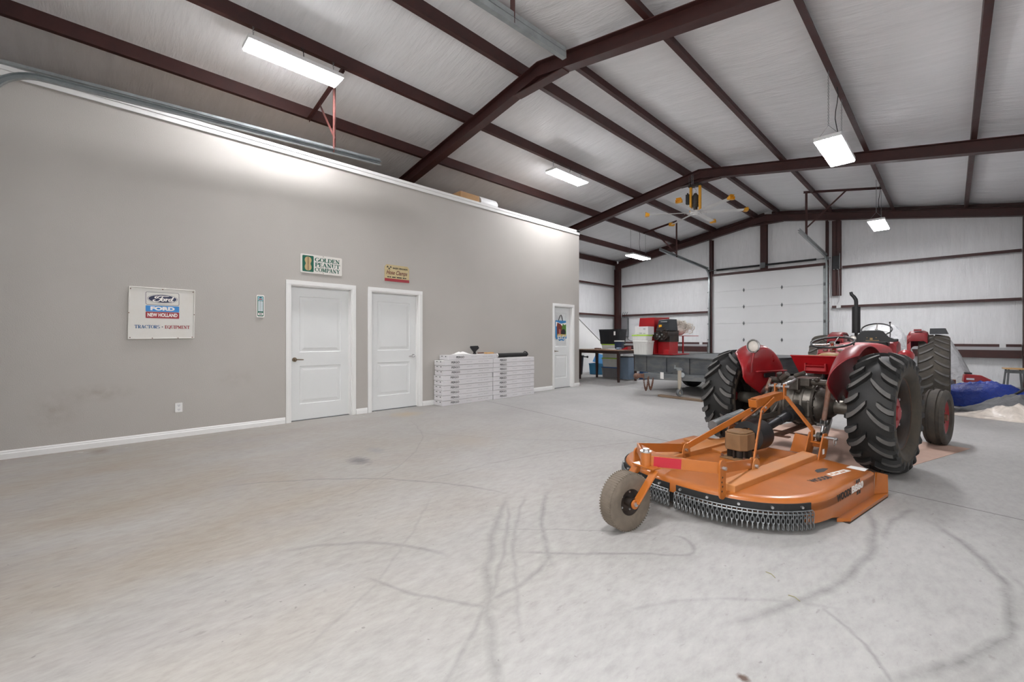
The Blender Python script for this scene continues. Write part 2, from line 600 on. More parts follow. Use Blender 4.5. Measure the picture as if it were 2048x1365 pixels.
def roof_sheet():
    b = MB()
    xs = []
    for i in range(len(PX) - 1):
        a, c = PX[i], PX[i + 1]
        for k in range(8):
            xs.append((a + (c - a) * k / 8, k / 8, i))
    xs.append((PX[-1], 0, len(PX) - 2))
    ys = [YF + (YB - YF) * j / 240 for j in range(241)]
    r = random.Random(3)
    rip = [r.uniform(-1, 1) for _ in ys]
    rip = [(rip[max(0, j - 1)] + rip[j] * 2 + rip[min(240, j + 1)]) / 4 for j in range(241)]
    rows = []
    for x, t, i in xs:
        sag = math.sin(PI * t) ** .8 if t > 0 else 0
        wide = PX[i + 1] - PX[i]
        if wide < .9:
            sag *= .3
        rows.append([(x, y, zroof(x, ZRT + PUR + .045) - .045 - sag * (.045 + .010 * rip[j])) for j, y in enumerate(ys)])
    b.grid(rows)
    o = b.build('ceiling', M['ins_roof'], smooth=180)
    s = o.modifiers.new('thick', 'SOLIDIFY')
    s.thickness = -.06
    s.offset = -1
    return struct(o, 'white wrinkled insulation under the pitched roof', 'ceiling')


roof_sheet()


def purlin(i, x, label):
    z = zroof(x, ZRT)
    d = 1 if x > XR else -1          # lower flange points away from the ridge
    b = MB()
    t = .004
    a = -d * SL
    y0, y1 = YF, YB - .02
    b.box(x - t, x + t, y0, y1, z + .002, z + PUR - .004)
    b.box(min(x + d * t, x + d * .061), max(x + d * t, x + d * .061), y0, y1, z + .002, z + .008)
    b.box(x + d * .065 - t, x + d * .065 + t, y0, y1, z + .002, z + .022)
    b.box(min(x - d * t, x - d * .061), max(x - d * t, x - d * .061), y0, y1, z + PUR - .010, z + PUR - .004)
    b.box(x - d * .065 - t, x - d * .065 + t, y0, y1, z + PUR - .030, z + PUR - .004)
    o = b.build('roof_purlin', M['steel'])
    o['group'] = 'steel purlins under the roof'
    struct(o, label, 'purlin')
    sc = MB()
    y = y0 + .4
    k = 0
    while y < y1:
        xx = x - d * .04
        zz = z + PUR - .010
        sc.cyl((xx, y, zz), (xx, y, zz - .018), .0028, n=6)
        y += .22 if k % 2 else .38
        k += 1
    so = sc.build('screw_tip', M['zinc'], parent=o)
    so['kind'] = 'stuff'
    return o


names = ['eave purlin above the far left outer wall', 'second purlin from the left outer wall', 'dark red purlin on the left slope nearest the beige wall top', 'dark red purlin on the left slope carrying the lamp over the doors',
         'dark red purlin just left of the roof ridge', 'dark red purlin just right of the roof ridge', 'first purlin right of the ridge pair', 'purlin on the right slope carrying two hanging lamps',
         'outermost visible purlin on the right slope', 'eave purlin along the right outer wall']
for i, x in enumerate(PX):
    purlin(i, x, names[i])


def ibeam_line(b, pts, y, depth_top, w=.16, t=.012, web=.01):
    """An I section following pts (x, z bottom); depth_top(x) gives the top."""
    for (x0, z0, t0), (x1, z1, t1) in zip(pts[:-1], pts[1:]):
        # web
        h_ = t * .6
        vs = [(x0, y - web / 2, z0 + h_), (x1, y - web / 2, z1 + h_), (x1, y - web / 2, t1 - h_), (x0, y - web / 2, t0 - h_), (x0, y + web / 2, z0 + h_), (x1, y + web / 2, z1 + h_), (x1, y + web / 2, t1 - h_), (x0, y + web / 2, t0 - h_)]
        fs = [(0, 1, 2, 3), (7, 6, 5, 4), (0, 4, 5, 1), (3, 2, 6, 7), (0, 3, 7, 4), (1, 5, 6, 2)]
        b.add(vs, fs)
        for za, zb, dz in ((z0, z1, t), (t0, t1, -t)):
            lo0, hi0 = min(za, za + dz), max(za, za + dz)
            lo1, hi1 = min(zb, zb + dz), max(zb, zb + dz)
            vs = [(x0, y - w / 2, lo0), (x1, y - w / 2, lo1), (x1, y - w / 2, hi1), (x0, y - w / 2, hi0), (x0, y + w / 2, lo0), (x1, y + w / 2, lo1), (x1, y + w / 2, hi1), (x0, y + w / 2, hi0)]
            b.add(vs, fs)


def frame(y, label, haunch=True):
    root = thing('steel_rafter_frame', label, 'rafter', (XR, y, 0), 0, 'steel frames across the building')
    root['kind'] = 'structure'
    for side, nm in ((-1, 'rafter_beam'), (1, 'rafter_beam')):
        b = MB()
        xe = (XL + .12 if side < 0 else XE - .12) - XR
        pts = [(0, ZRB, ZRT), (xe, ZRB - SL * abs(xe), ZRT - SL * abs(xe))]
        if side < 0:
            pts = pts[::-1]
        ibeam_line(b, pts, 0, None)
        b.build(nm, M['steel'], root)
        c = MB()
        x0, x1 = (xe, xe + .26) if side < 0 else (xe - .26, xe)
        zt = ZRB - SL * abs(xe) + .02
        c.box(x0, x0 + .014, -.08, .08, 0, zt)
        c.box(x1 - .014, x1, -.08, .08, 0, zt + .03)
        c.box(x0, x1, -.006, .006, 0, zt)
        c.box(x0 - .02, x1 + .02, -.1, .1, 0, .015)
        c.build('column', M['steel'], root)
    if haunch:
        h = MB()
        zb = ZRB - SL * .5
        h.add([(-.5, -.005, zb), (.5, -.005, zb), (0, -.005, ZRB), (-.5, .005, zb), (.5, .005, zb), (0, .005, ZRB)], [(0, 1, 2), (5, 4, 3), (0, 3, 4, 1), (1, 4, 5, 2), (2, 5, 3, 0)])
        h.box(-.5, .5, -.08, .08, zb - .012, zb)
        h.build('ridge_haunch', M['steel'], root)
    return root


for y, l in ((5.03, 'nearest steel roof frame crossing overhead above the doors'), (11.1, 'middle steel roof frame with the big fan hanging under it'), (16.74, 'end steel frame against the gable wall with the garage door')):
    frame(y, l)

# ---- outer walls
struct(MB().box(XL - .1, XL, YF, YB, 0, 4.72).build('wall_left', M['ins_end']), 'white insulated outer wall seen past the beige partition', 'wall')
struct(MB().box(XE, XE + .1, YF, YB, 0, 4.74).build('wall_right', M['ins_end']), 'white insulated right outer wall', 'wall')
gable = [(XL, 0), (XE, 0), (XE, zroof(XE, 5.83)), (XR, 5.83), (XL, zroof(XL, 5.83))]
RZ = Matrix(((1, 0, 0, 0), (0, 0, 1, 0), (0, 1, 0, 0), (0, 0, 0, 1)))   # (x, z, depth) -> (x, depth, z)


def gable_bm():
    b = MB()
    # wall with an opening for the garage door x .45..4.0, z 0..3.6
    D0, D1 = YB, YB + .1
    b.prism([(XL, 0), (.45, 0), (.45, zroof(.45, 5.83)), (XL, zroof(XL, 5.83))], D0, D1, RZ)
    b.prism([(.45, 3.6), (4.0, 3.6), (4.0, zroof(4.0, 5.83)), (XR, 5.83), (.45, zroof(.45, 5.83))], D0, D1, RZ)
    b.prism([(4.0, 0), (XE, 0), (XE, zroof(XE, 5.83)), (4.0, zroof(4.0, 5.83))], D0, D1, RZ)
    return b


struct(gable_bm().build('wall_back', M['ins_end']), 'white gable end wall with wrinkled insulation', 'wall')
# front wall, with the closed left door and the open doorway the light comes through
fb = MB()
F0, F1 = YF - .1, YF
fb.prism([(XL, 0), (.4, 0), (.4, zroof(.4, 5.83)), (XL, zroof(XL, 5.83))], F0, F1, RZ)
fb.prism([(.4, 3.75), (4.0, 3.75), (4.0, zroof(4.0, 5.83)), (XR, 5.83), (.4, zroof(.4, 5.83))], F0, F1, RZ)
fb.prism([(4.0, 0), (4.9, 0), (4.9, zroof(4.9, 5.83)), (4.0, zroof(4.0, 5.83))], F0, F1, RZ)
fb.prism([(4.9, 3.4), (8.1, 3.4), (8.1, zroof(8.1, 5.83)), (4.9, zroof(4.9, 5.83))], F0, F1, RZ)
fb.prism([(8.1, 0), (XE, 0), (XE, zroof(XE, 5.83)), (8.1, zroof(8.1, 5.83))], F0, F1, RZ)
struct(fb.build('wall_front', M['ins_end']), 'front wall behind the camera', 'wall')
struct(MB().box(.4, 4.0, YF - .08, YF - .03, 0, 3.75).build('door_5', M['sect']), 'closed front sectional door', 'door')

# ---- girts on the gable wall and the left outer wall


def girt(name, p0, p1, h, d, label):
    b = MB()
    p0, p1 = V(p0), V(p1)
    b.bar(p0, p1, d, .012)
    q = V((0, 0, -h))
    dirv = (p1 - p0).normalized()
    side = dirv.cross(V((0, 0, 1)))
    off = side * (d / 2)
    b.bar(p0 + off + q / 2, p1 + off + q / 2, .012, h)
    o = b.build(name, M['steel'])
    o['group'] = 'steel girts along the walls'
    return struct(o, label, 'girt')


def bgirt(x0, x1, z, label, h=.075):
    b = MB()
    b.box(x0, x1, YB - .16, YB - .148, z - h, z)
    b.box(x0, x1, YB - .148, YB - .005, z - .011, z - .001)
    b.box(x0, x1, YB - .148, YB - .13, z - h + .001, z - h + .01)
    o = b.build('wall_girt', M['steel'])
    o['group'] = 'steel girts along the walls'
    return struct(o, label, 'girt')


bgirt(-3.35, .34, 3.585, 'upper girt left of the gable wall garage door')
bgirt(-3.35, .34, 2.29, 'middle girt left of the gable wall garage door')
bgirt(4.46, 8.1, 3.52, 'upper girt right of the gable wall garage door')
bgirt(4.2, 8.1, 2.285, 'middle girt right of the gable wall garage door')
for x0, x1, l in ((-3.35, .34, 'deep low girt left of the garage door behind the trailer'), (4.46, 8.1, 'deep low girt right of the garage door behind the tractors')):
    b = MB()
    b.box(x0, x1, YB - .16, YB - .148, 1.03, 1.10)
    b.box(x0, x1, YB - .148, YB - .005, 1.089, 1.099)
    b.box(x0, x1, YB - .2, YB - .19, .74, .945)
    b.box(x0, x1, YB - .19, YB - .005, .934, .944)
    o = b.build('wall_girt', M['steel'])
    MB().box(x0, x1, YB - .185, YB - .165, .9445, 1.03).build('sill_board', M['ink_grey'], o)
    o['group'] = 'steel girts along the walls'
    struct(o, l, 'girt')


def sgirt(xw, d, y0, y1, z, label, h=.075, m='steel'):
    b = MB()
    xa, xb = xw + d * .16, xw + d * .005
    b.box(min(xa, xa - d * .012), max(xa, xa - d * .012), y0, y1, z - h, z)
    b.box(min(xa - d * .012, xb), max(xa - d * .012, xb), y0, y1, z - .011, z - .001)
    o = b.build('wall_girt', M[m])
    o['group'] = 'steel girts along the walls'
    return struct(o, label, 'girt')


for z, n in ((3.585, 'upper'), (2.29, 'middle'), (1.05, 'low')):
    sgirt(XL, 1, 11.2, 16.64, z, n + ' girt on the left outer wall in the corner bay')
for z, n in ((3.52, 'upper'), (2.285, 'middle'), (1.06, 'low')):
    sgirt(XE, -1, 11.2, 16.64, z, n + ' girt on the right outer wall at the photo edge', .11, 'steel_warm')
# gable columns : left jamb, centre post, right jamb, wide post
for x0, x1, z0, l in ((.41, .52, 0, 'left steel jamb post of the garage door'), (2.15, 2.35, 3.62, 'centre steel post above the garage door'), (4.03, 4.10, 0, 'slim right steel jamb post of the garage door'), (4.20, 4.42, 2.6, 'wide steel post right of the garage door')):
    b = MB()
    xm = (x0 + x1) / 2
    zt = zroof(xm, ZRB) - .0
    b.box(x0, x1, YB - .17, YB - .158, z0, zt)
    b.box(x0, x1, YB - .018, YB - .006, z0, zt)
    b.box(xm - .006, xm + .006, YB - .17, YB - .006, z0, zt)
    b.box(x0, x0 + .008, YB - .17, YB - .12, z0, zt)
    o = b.build('steel_post', M['steel'])
    struct(o, l, 'post')
struct(MB().box(.52, 4.03, YB - .14, YB - .02, 3.6, 3.68).build('steel_header', M['steel']), 'steel header above the garage door', 'beam')
struct(MB().box(4.1, 4.2, YB - .03, YB - .004, 0, 5.0).build('trim_2', M['ins_end']))
# rake angles along the gable, over the end frame
for x0, x1, l in ((XL + .2, XR - .12, 'left rake angle along the gable roof edge'), (XR + .12, XE - .2, 'right rake angle along the gable roof edge')):
    b = MB()
    b.bar((x0, YB - .05, zroof(x0, ZRT + PUR - .145)), (x1, YB - .05, zroof(x1, ZRT + PUR - .145)), .09, .075)
    o = b.build('rake_angle', M['steel'])
    struct(o, l, 'beam')

# ---- beige partition with three doors
WT, WZ = .13, 4.02
DOORS = [(2.135, 3.085), (3.405, 4.355), (8.185, 8.935)]     # clear openings along the wall
b = MB()
ys = [YF] + [v for d in DOORS for v in d] + [9.21]
for i in range(0, len(ys), 2):
    b.box(-WT, 0, ys[i], ys[i + 1], 0, WZ)
for a, c in DOORS:
    b.box(-WT, 0, a, c, 2.06, WZ)
b.box(-3.75, -WT, 9.09, 9.21, 0, WZ)
struct(b.build('wall_partition', M['beige']), 'long beige textured partition wall with three white doors', 'wall')
struct(MB().box(-WT - .02, .022, YF, 9.235, WZ, WZ + .05).box(.0, .016, YF, 9.22, WZ - .06, WZ).box(-3.75, .022, 9.07, 9.235, WZ + .001, WZ + .05).build('trim_1', M['white'], bev=.004), 'white cap trim along the top of the beige wall', 'trim')
b = MB()
CW = .062
segs = [(YF, DOORS[0][0] - CW), (DOORS[0][1] + CW, DOORS[1][0] - CW), (DOORS[1][1] + CW, DOORS[2][0] - CW), (DOORS[2][1] + CW, 9.225)]
prof = [(0, 0), (.014, 0), (.014, .055), (.009, .068), (.009, .078), (.003, .09), (0, .09)]
RY = Matrix(((1, 0, 0, 0), (0, 0, 1, 0), (0, 1, 0, 0), (0, 0, 0, 1)))
for a, c in segs:
    b.prism(prof, a, c, RY)
b.box(-.15, .014, 9.21, 9.224, 0, .09)
struct(b.build('baseboard_left', M['white']), 'white baseboard along the beige wall', 'baseboard')
# the loft floor above the rooms and their closed backs
struct(MB().box(XL, -WT, YF, 9.09, 3.95, 4.028).build('floor_loft', M['board']), 'loft floor above the rooms', 'floor')


def door_leaf(w, h):
    """Two panel door, front towards +x, hinge edge at y 0."""
    b = MB()
    b.box(-.036, -.02, 0, w, .012, h)
    st = .135 if w > .8 else .12
    pans = [(st, w - st, .25, .83), (st, w - st, 1.04, h - .135)]
    yl = [0, st, w - st, w]
    zl = [.012, .25, .83, 1.04, h - .135, h]
    for i in range(3):
        for j in range(5):
            if i == 1 and j in (1, 3):
                continue
            b.add([(0, yl[i], zl[j]), (0, yl[i + 1], zl[j]), (0, yl[i + 1], zl[j + 1]), (0, yl[i], zl[j + 1])], [(0, 1, 2, 3)])
    for (y0, y1, z0, z1) in pans:
        rings = [(0, 0), (.010, -.010), (.032, -.010), (.066, -.002), (.07, -.002)]
        for (a, da), (c, dc) in zip(rings[:-1], rings[1:]):
            A = [(da, y0 + a, z0 + a), (da, y1 - a, z0 + a), (da, y1 - a, z1 - a), (da, y0 + a, z1 - a)]
            Bq = [(dc, y0 + c, z0 + c), (dc, y1 - c, z0 + c), (dc, y1 - c, z1 - c), (dc, y0 + c, z1 - c)]
            b.add(A + Bq, [(0, 1, 5, 4), (1, 2, 6, 5), (2, 3, 7, 6), (3, 0, 4, 7)])
        a = .07
        b.add([(-.002, y0 + a, z0 + a), (-.002, y1 - a, z0 + a), (-.002, y1 - a, z1 - a), (-.002, y0 + a, z1 - a)], [(0, 1, 2, 3)])
    b.add([(0, 0, .012), (0, w, .012), (-.03, w, .012), (-.03, 0, .012)], [(0, 1, 2, 3)])
    for y in (0, w):
        b.add([(0, y, .012), (-.03, y, .012), (-.03, y, h), (0, y, h)], [(0, 1, 2, 3)])
    return b


def door(n, d, label, handle_left, hm='nickel'):
    a, c = d
    root = thing('door_%d' % n, label, 'door', (0, a, 0))
    root['kind'] = 'structure'
    w = c - a
    fr = MB()
    J = .02
    for y0, y1 in ((0, J), (w - J, w)):
        fr.box(-WT, .003, y0, y1, 0, 2.06)
    fr.box(-WT, .003, J, w - J, 2.04, 2.06)
    # stops
    fr.box(-.074, -.060, J, J + .012, 0, 2.04).box(-.074, -.060, w - J - .012, w - J, 0, 2.04).box(-.074, -.060, J, w - J, 2.028, 2.04)
    fr.build('jamb', M['white'], root)
    cs = MB()
    for y0, y1 in ((-CW + .006, .006), (w - .006, w + CW - .006)):
        cs.box(.001, .017, y0, y1, 0, 2.0535)
        cs.box(.0172, .021, y0 + .012, y1 - .03, .001, 2.05)
    cs.box(.001, .0175, -CW + .006, w + CW - .006, 2.054, 2.054 + CW)
    cs.build('casing', M['white'], root, bev=.003)
    lw = w - 2 * J - .006
    lf = door_leaf(lw, 2.025).build('door_leaf', M['door'], root, loc=(-.075, J + .003, 0))
    MB().box(-WT, -.06, J, w - J, 0, .012).build('threshold', M['galv_dull'], root)
    hb = MB()
    y = .065 if handle_left else lw - .065
    s = 1 if handle_left else -1
    hb.cyl((0, y, .93), (.012, y, .93), .033, n=24)
    hb.cyl((.012, y, .93), (.05, y, .93), .011, n=12)
    hb.tube([(.05, y - s * .012, .93), (.052, y + s * .03, .931), (.05, y + s * .075, .929), (.046, y + s * .115, .926)], [.011, .010, .009, .007], 10)
    hb.build('lever_handle', M[hm], lf, smooth=40)
    hg = MB()
    yy = lw + .004 if handle_left else -.004
    for z in (.22, 1.02, 1.82):
        hg.cyl((.004, yy, z - .045), (.004, yy, z + .045), .006, n=8)
    hg.build('hinge', M['nickel'], lf)
    return root


door(1, DOORS[0], 'white two panel door under the green and white sign', True)
door(2, DOORS[1], 'white two panel door under the small red and tan sign', False, 'chrome')
door(3, DOORS[2], 'narrow white door at the far end with the hanging farm plaque', True)

# stair knee wall beyond the partition
b = MB()
P = [(11.0, 0), (15.9, 0), (15.9, .02), (13.93, 1.18), (12.7, 1.92), (11.0, 2.94)]
RX = Matrix(((0, 0, 1, 0), (1, 0, 0, 0), (0, 1, 0, 0), (0, 0, 0, 1)))      # (y, z, depth) -> (depth, y, z)
b.prism(P, -2.68, -2.58, RX)
struct(b.build('wall_stair', M['white']), 'sloping white stair side wall past the beige partition', 'wall')
b = MB()
b.bar((-2.63, 15.92, .03), (-2.63, 11.0, 2.965), .14, .025)
struct(b.build('trim_3', M['white']))
struct(MB().box(-2.575, -2.56, 11.0, 15.85, 0, .09).build('baseboard_stair', M['white']))

# ---- sectional garage door on the gable wall
gd = thing('door_4', 'white sectional garage door in the gable wall', 'door', (2.225, YB - .06, 0))
gd['kind'] = 'structure'
for k in range(6):
    z0, z1 = k * .6, (k + 1) * .6 - .006
    b = MB()
    b.box(-1.80, 1.80, -.025, .025, z0, z1)
    b.box(-1.80, 1.80, -.03, -.025, z0, z0 + .03).box(-1.80, 1.80, -.03, -.025, z1 - .03, z1)
    b.box(-1.79, 1.79, .0, .02, z0, z1 + .01)
    b.build('door_panel', M['sect'], gd)
hp = MB()
for dz in (1, -1):
    hp.add([(0, -.004, 0), (.035, -.004, .0), (0, -.004, dz * .075), (-.035, -.004, 0), (0, .01, 0), (.035, .01, 0), (0, .01, dz * .075), (-.035, .01, 0)], [(0, 1, 2, 3), (4, 5, 6, 7), (0, 1, 5, 4), (1, 2, 6, 5), (2, 3, 7, 6), (3, 0, 4, 7)])
hp.cyl((-.028, -.012, 0), (.028, -.012, 0), .012, n=10)
hme = None
for x in (-.63, .57):
    for k in range(1, 6):
        if hme is None:
            o = hp.build('hinge', M['galv_dull'], gd)
            hme = o.data
        else:
            o = link('hinge', hme, gd)
        o.location = (x, -.034, k * .6 - .003)
eb = MB()
for s in (-1, 1):
    eb = MB()
    eb.box(s * 1.80 - .07 * (s > 0), s * 1.80 + .07 * (s < 0), -.036, -.026, 0, 3.6)
    eb.build('end_stile', M['galv'], gd)
    for k in range(0, 7):
        z = min(3.55, max(.06, k * .6))
        rb = MB()
        rb.box(s * 1.77 - .03, s * 1.77 + .03, -.06, -.03, z - .05, z + .05)
        rb.cyl((s * 1.77, -.06, z), (s * 1.90, -.06, z), .012, n=8)
        rb.cyl((s * 1.84, -.06, z), (s * 1.88, -.06, z), .024, n=12)
        rb.build('roller_bracket', M['galv_dull'], gd)
MB().box(-1.80, 1.80, -.03, .03, -.0, .03).build('bottom_seal', M['black_matte'], gd)
# ================================================================= overhead door tracks
def sweep(b, prof, path, mi=0):
    """prof [(side, normal)], path points in a YZ plane, side along X."""
    rows = []
    for i, p in enumerate(path):
        d = (path[min(i + 1, len(path) - 1)] - path[max(i - 1, 0)]).normalized()
        nrm = V((1, 0, 0)).cross(d)
        rows.append([p + V((1, 0, 0)) * a + nrm * c for a, c in prof])
    b.grid(rows, mi, True)
    n = len(prof)
    return b


def cprof(w, h, t, face=1):
    """C channel, open towards +x when face is 1."""
    P = [(face * w / 2, h / 2), (-face * w / 2, h / 2), (-face * w / 2, -h / 2), (face * w / 2, -h / 2), (face * w / 2, -h / 2 + t), (-face * w / 2 + face * t, -h / 2 + t), (-face * w / 2 + face * t, h / 2 - t), (face * w / 2, h / 2 - t)]
    return P


def track(name, label, x, yv, z_arc, y1, z1, face, hang_y, hang_z, bar, brace, flip=1, galv='galv', ang=True, base=(0, 0, 0), hm='steel', w=.055):
    """Vertical run at yv, a bend, then level towards y1; flip -1 runs back towards the camera."""
    root = thing(name, label, 'door track', base, 0, 'overhead door tracks')
    r = .38
    path = [V((x, yv, .05)), V((x, yv, z_arc - r))]
    for k in range(1, 11):
        t = PI / 2 * k / 10
        path.append(V((x, yv + flip * (r - r * math.cos(t)), z_arc - r + r * math.sin(t))))
    path.append(V((x, y1, z1)))
    b = MB()
    sweep(b, cprof(.05, w, .004, face), path)
    b.build('rail', M[galv], root)
    if ang:
        a = MB()
        ya = yv + flip * .05
        a.bar((x - face * .02, ya, z_arc + .055), (x - face * .02, y1, z1 + .055), .004, .05)
        a.bar((x - face * .0, ya, z_arc + .033), (x - face * .0, y1, z1 + .033), .05, .004)
        a.build('stiffening_angle', M[galv], root)
    h = MB()
    zt = hang_z
    zb = z_arc + (z1 - z_arc) * abs(hang_y - yv) / abs(y1 - yv)
    h.box(x - .028, x + .028, hang_y - .003, hang_y + .003, zb - .02, zt)
    h.box(x - .028, x - .022, hang_y - .003, hang_y + .04, zb - .02, zt)
    for k in range(4):
        h.cyl((x, hang_y - .004, zb + .03 + .04 * k), (x, hang_y + .004, zb + .03 + .04 * k), .006, n=8)
    h.build('hanger', M[hm], root)
    c = MB()
    (xa, za), (xb, zb2) = bar
    c.bar((xa, hang_y + .03, za), (xb, hang_y + .03, zb2), .004, .055)
    c.bar((xa, hang_y + .01, za + .025), (xb, hang_y + .01, zb2 + .025), .045, .004)
    c.build('cross_bar', M['steel'], root)
    if brace:
        d = MB()
        (xc, zc), zd = brace
        d.bar((xc, hang_y + .02, zc), (x, hang_y + .02, zd), .004, .04)
        d.build('brace', M[hm], root)
    return root


track('overhead_door_track', 'galvanised door track curving along the top of the beige wall', .3, -.69, 3.93, 3.43, 4.12, 1, 2.66, 5.12, ((.62, 5.19), (-.80, 4.955)), ((-.30, 5.03), 4.28), hm='steel_warm')
track('overhead_door_track', 'galvanised door track end overhead at the top of the photo', 4.1, -.62, 3.95, 3.46, 4.12, -1, 2.72, 5.18, ((4.17, 5.20), (2.71, 5.44)), ((3.6, 5.28), 4.4))
track('overhead_door_track', 'track rising from the left jamb of the gable garage door', .42, YB - .2, 3.86, 12.85, 4.04, 1, 14.03, 5.15, ((.42, 5.17), (-.80, 4.98)), ((-.45, 5.03), 4.08), -1, 'galv', True)
track('overhead_door_track', 'track rising from the right jamb of the gable garage door', 4.07, YB - .2, 3.86, 13.2, 4.04, -1, 14.04, 5.28, ((4.0, 5.27), (5.64, 4.985)), ((4.95, 5.11), 4.28), -1, 'galv', True)
# torsion spring shaft over the gable door
t = thing('torsion_spring_shaft', 'black torsion spring shaft above the gable garage door', 'spring shaft', (2.25, YB - .24, 3.80))
b = MB()
b.cyl((-1.88, 0, 0), (1.93, 0, 0), .013, n=10).build('shaft', M['galv_dull'], t, smooth=40)
for x0, x1 in ((-1.55, -.1), (.1, 1.55)):
    b = MB()
    pts = []
    n = int((x1 - x0) / .016)
    b.cyl((x0, 0, 0), (x1, 0, 0), .034, n=14)
    b.build('spring', M['black'], t, smooth=40)
b = MB()
b.box(-.07, .07, -.03, .06, -.09, .09).cyl((0, -.045, .06), (0, -.03, .06), .025, n=12).cyl((0, -.045, -.05), (0, -.03, -.05), .02, n=12)
b.build('centre_bracket', M['galv_dull'], t)
for s in (-1, 1):
    b = MB()
    b.cyl((s * 1.80, 0, 0), (s * 1.87, 0, 0), .06, n=20)
    b.build('cable_drum', M['galv'], t, smooth=40)
# door opener on the wide post
t = thing('door_opener', 'black side mounted door opener on the wide steel post', 'door opener', (4.31, YB - .2, 3.42))
b = MB()
b.box(-.08, .08, -.1, .03, 0, .42).build('housing', M['black'], t, bev=.015)
for x in (-.045, .045):
    b = MB()
    b.cyl((x, -.075, .0), (x, -.075, -.012), .02, n=12)
    b.build('status_lamp', M['lamp_white'], t)
MB().box(.09, .1, -.05, .0, -.0, .5).build('bracket', M['galv'], t)
b = MB()
b.tube([(.06, -.02, 0), (.07, .0, -.25), (.085, .01, -.6), (.09, .0, -.85), (.06, .02, -1.0), (.02, .02, -1.1)], .006, 6)
b.build('power_cord', M['ink_grey'], t)
for x, z, l in ((4.37, 2.22, 'small white outlet box on the girt under the door opener'), (7.78, 1.02, 'small white outlet box on the low girt by the stool'), (.10, 1.02, 'small white outlet box on the low girt behind the red machine')):
    b = MB()
    b.box(x - .055, x + .055, YB - .19, YB - .163, z - .01, z + .1)
    b.box(x - .04, x + .04, YB - .196, YB - .19, z + .005, z + .085)
    for dx in (-.018, .018):
        b.box(x + dx - .012, x + dx + .012, YB - .199, YB - .196, z + .025, z + .065)
    tag(b.build('wall_outlet', M['lamp_white'], bev=.003), l, 'outlet')
# breaker panel with conduits
t = thing('breaker_panel', 'tall grey breaker panel in the far left corner', 'electrical panel', (-3.27, YB - .07, 1.32))
MB().box(-.18, .18, -.06, .06, 0, .84).build('cabinet', M['galv_dull'], t, bev=.006)
MB().box(-.165, .165, -.072, -.06, .02, .82).build('panel_door', M['tote_grey'], t, bev=.004)
for x in (-.1, 0, .1):
    b = MB()
    b.tube([(x, .0, .84), (x, .0, 1.0), (x + .02, .03, 1.09)], .017, 10)
    b.build('conduit', M['galv'], t, smooth=40)
b = MB()
b.tube([(.15, 0, .0), (.17, 0, -.12), (.30, 0, -.18), (.6, 0, -.18)], .015, 8)
b.build('conduit', M['galv_dull'], t, smooth=40)


# ================================================================= hanging lamps
def link_chain(b, p, length, s=.022, r=.0022, n=6):
    x, y, z = p
    k = int(length / s)
    s = length / k
    for i in range(k):
        zc = z - s * (i + .5)
        h = s * .72
        w = s * .34
        pts = []
        for q in range(8):
            a = 2 * PI * q / 8
            u, vv = w * math.cos(a), h * math.sin(a)
            pts.append((x + (u if i % 2 else 0), y + (0 if i % 2 else u), zc + vv))
        b.tube(pts, r, 5, True)


def lamp(label, x, y, z, ztop, rz=0.0, L=1.18, W=.30):
    t = thing('ceiling_light', label, 'lamp', (x, y, z), rz, 'hanging shop lights')
    b = MB()
    b.box(-W / 2, W / 2, -L / 2, L / 2, .006, .05)
    b.box(-W / 2 - .008, -W / 2, -L / 2, L / 2, -.002, .05).box(W / 2, W / 2 + .008, -L / 2, L / 2, -.002, .05)
    b.box(-W / 2 - .008, W / 2 + .008, -L / 2 - .008, -L / 2, -.002, .05).box(-W / 2 - .008, W / 2 + .008, L / 2, L / 2 + .008, -.002, .05)
    b.box(-.06, .06, -.2, .2, .05, .085)
    for k in range(5):
        b.box(-W / 2 + .02 + k * .06, -W / 2 + .05 + k * .06, -L / 2 - .012, -L / 2 - .008, .012, .04)
    b.build('housing', M['lamp_white'], t)
    MB().box(-W / 2 + .004, W / 2 - .004, -L / 2 + .004, L / 2 - .004, -.022, .006).build('lens', M['glow'], t)
    for s in (-1, 1):
        b = MB()
        yy = s * (L / 2 - .08)
        hook = .05 + min(.16, (ztop - z) * .3)
        for sx in (-1, 1):
            b.tube([(sx * W * .42, yy, .05), (0, yy, hook)], .0025, 5)
        link_chain(b, (0, yy, ztop - z), ztop - z - hook)
        b.build('chain', M['chain'], t)
    c = MB()
    n = 8
    pts = [(.02 * math.sin(k * 1.1), .06 + .05 * math.sin(PI * k / n), .08 + (ztop - z - .02) * k / n - .06 * (k / n)) for k in range(n + 1)]
    c.tube(pts, .006, 6)
    c.build('lamp_cord', M['black'], t)
    return t


LA = lambda x: zroof(x, ZRT)
lamp('bright lamp hanging nearest the camera above the logo sign', .61, 2.02, 4.98, LA(.61))
lamp('bright lamp on short chains beyond the nearest roof frame', .61, 7.95, 4.99, LA(.61))
lamp('bright square looking lamp on long chains over the tractor', 5.66, 7.85, 4.0, LA(5.66))
lamp('lamp on long chains near the gable wall right of the fan', 5.62, 13.7, 4.0, LA(5.62))
lamp('far lamp on long wires in the left corner by the stair', -.83, 13.75, 4.1, LA(-.83))
lamp('lamp on the right slope near the front wall, above the camera', 5.66, 1.7, 4.0, LA(5.66))

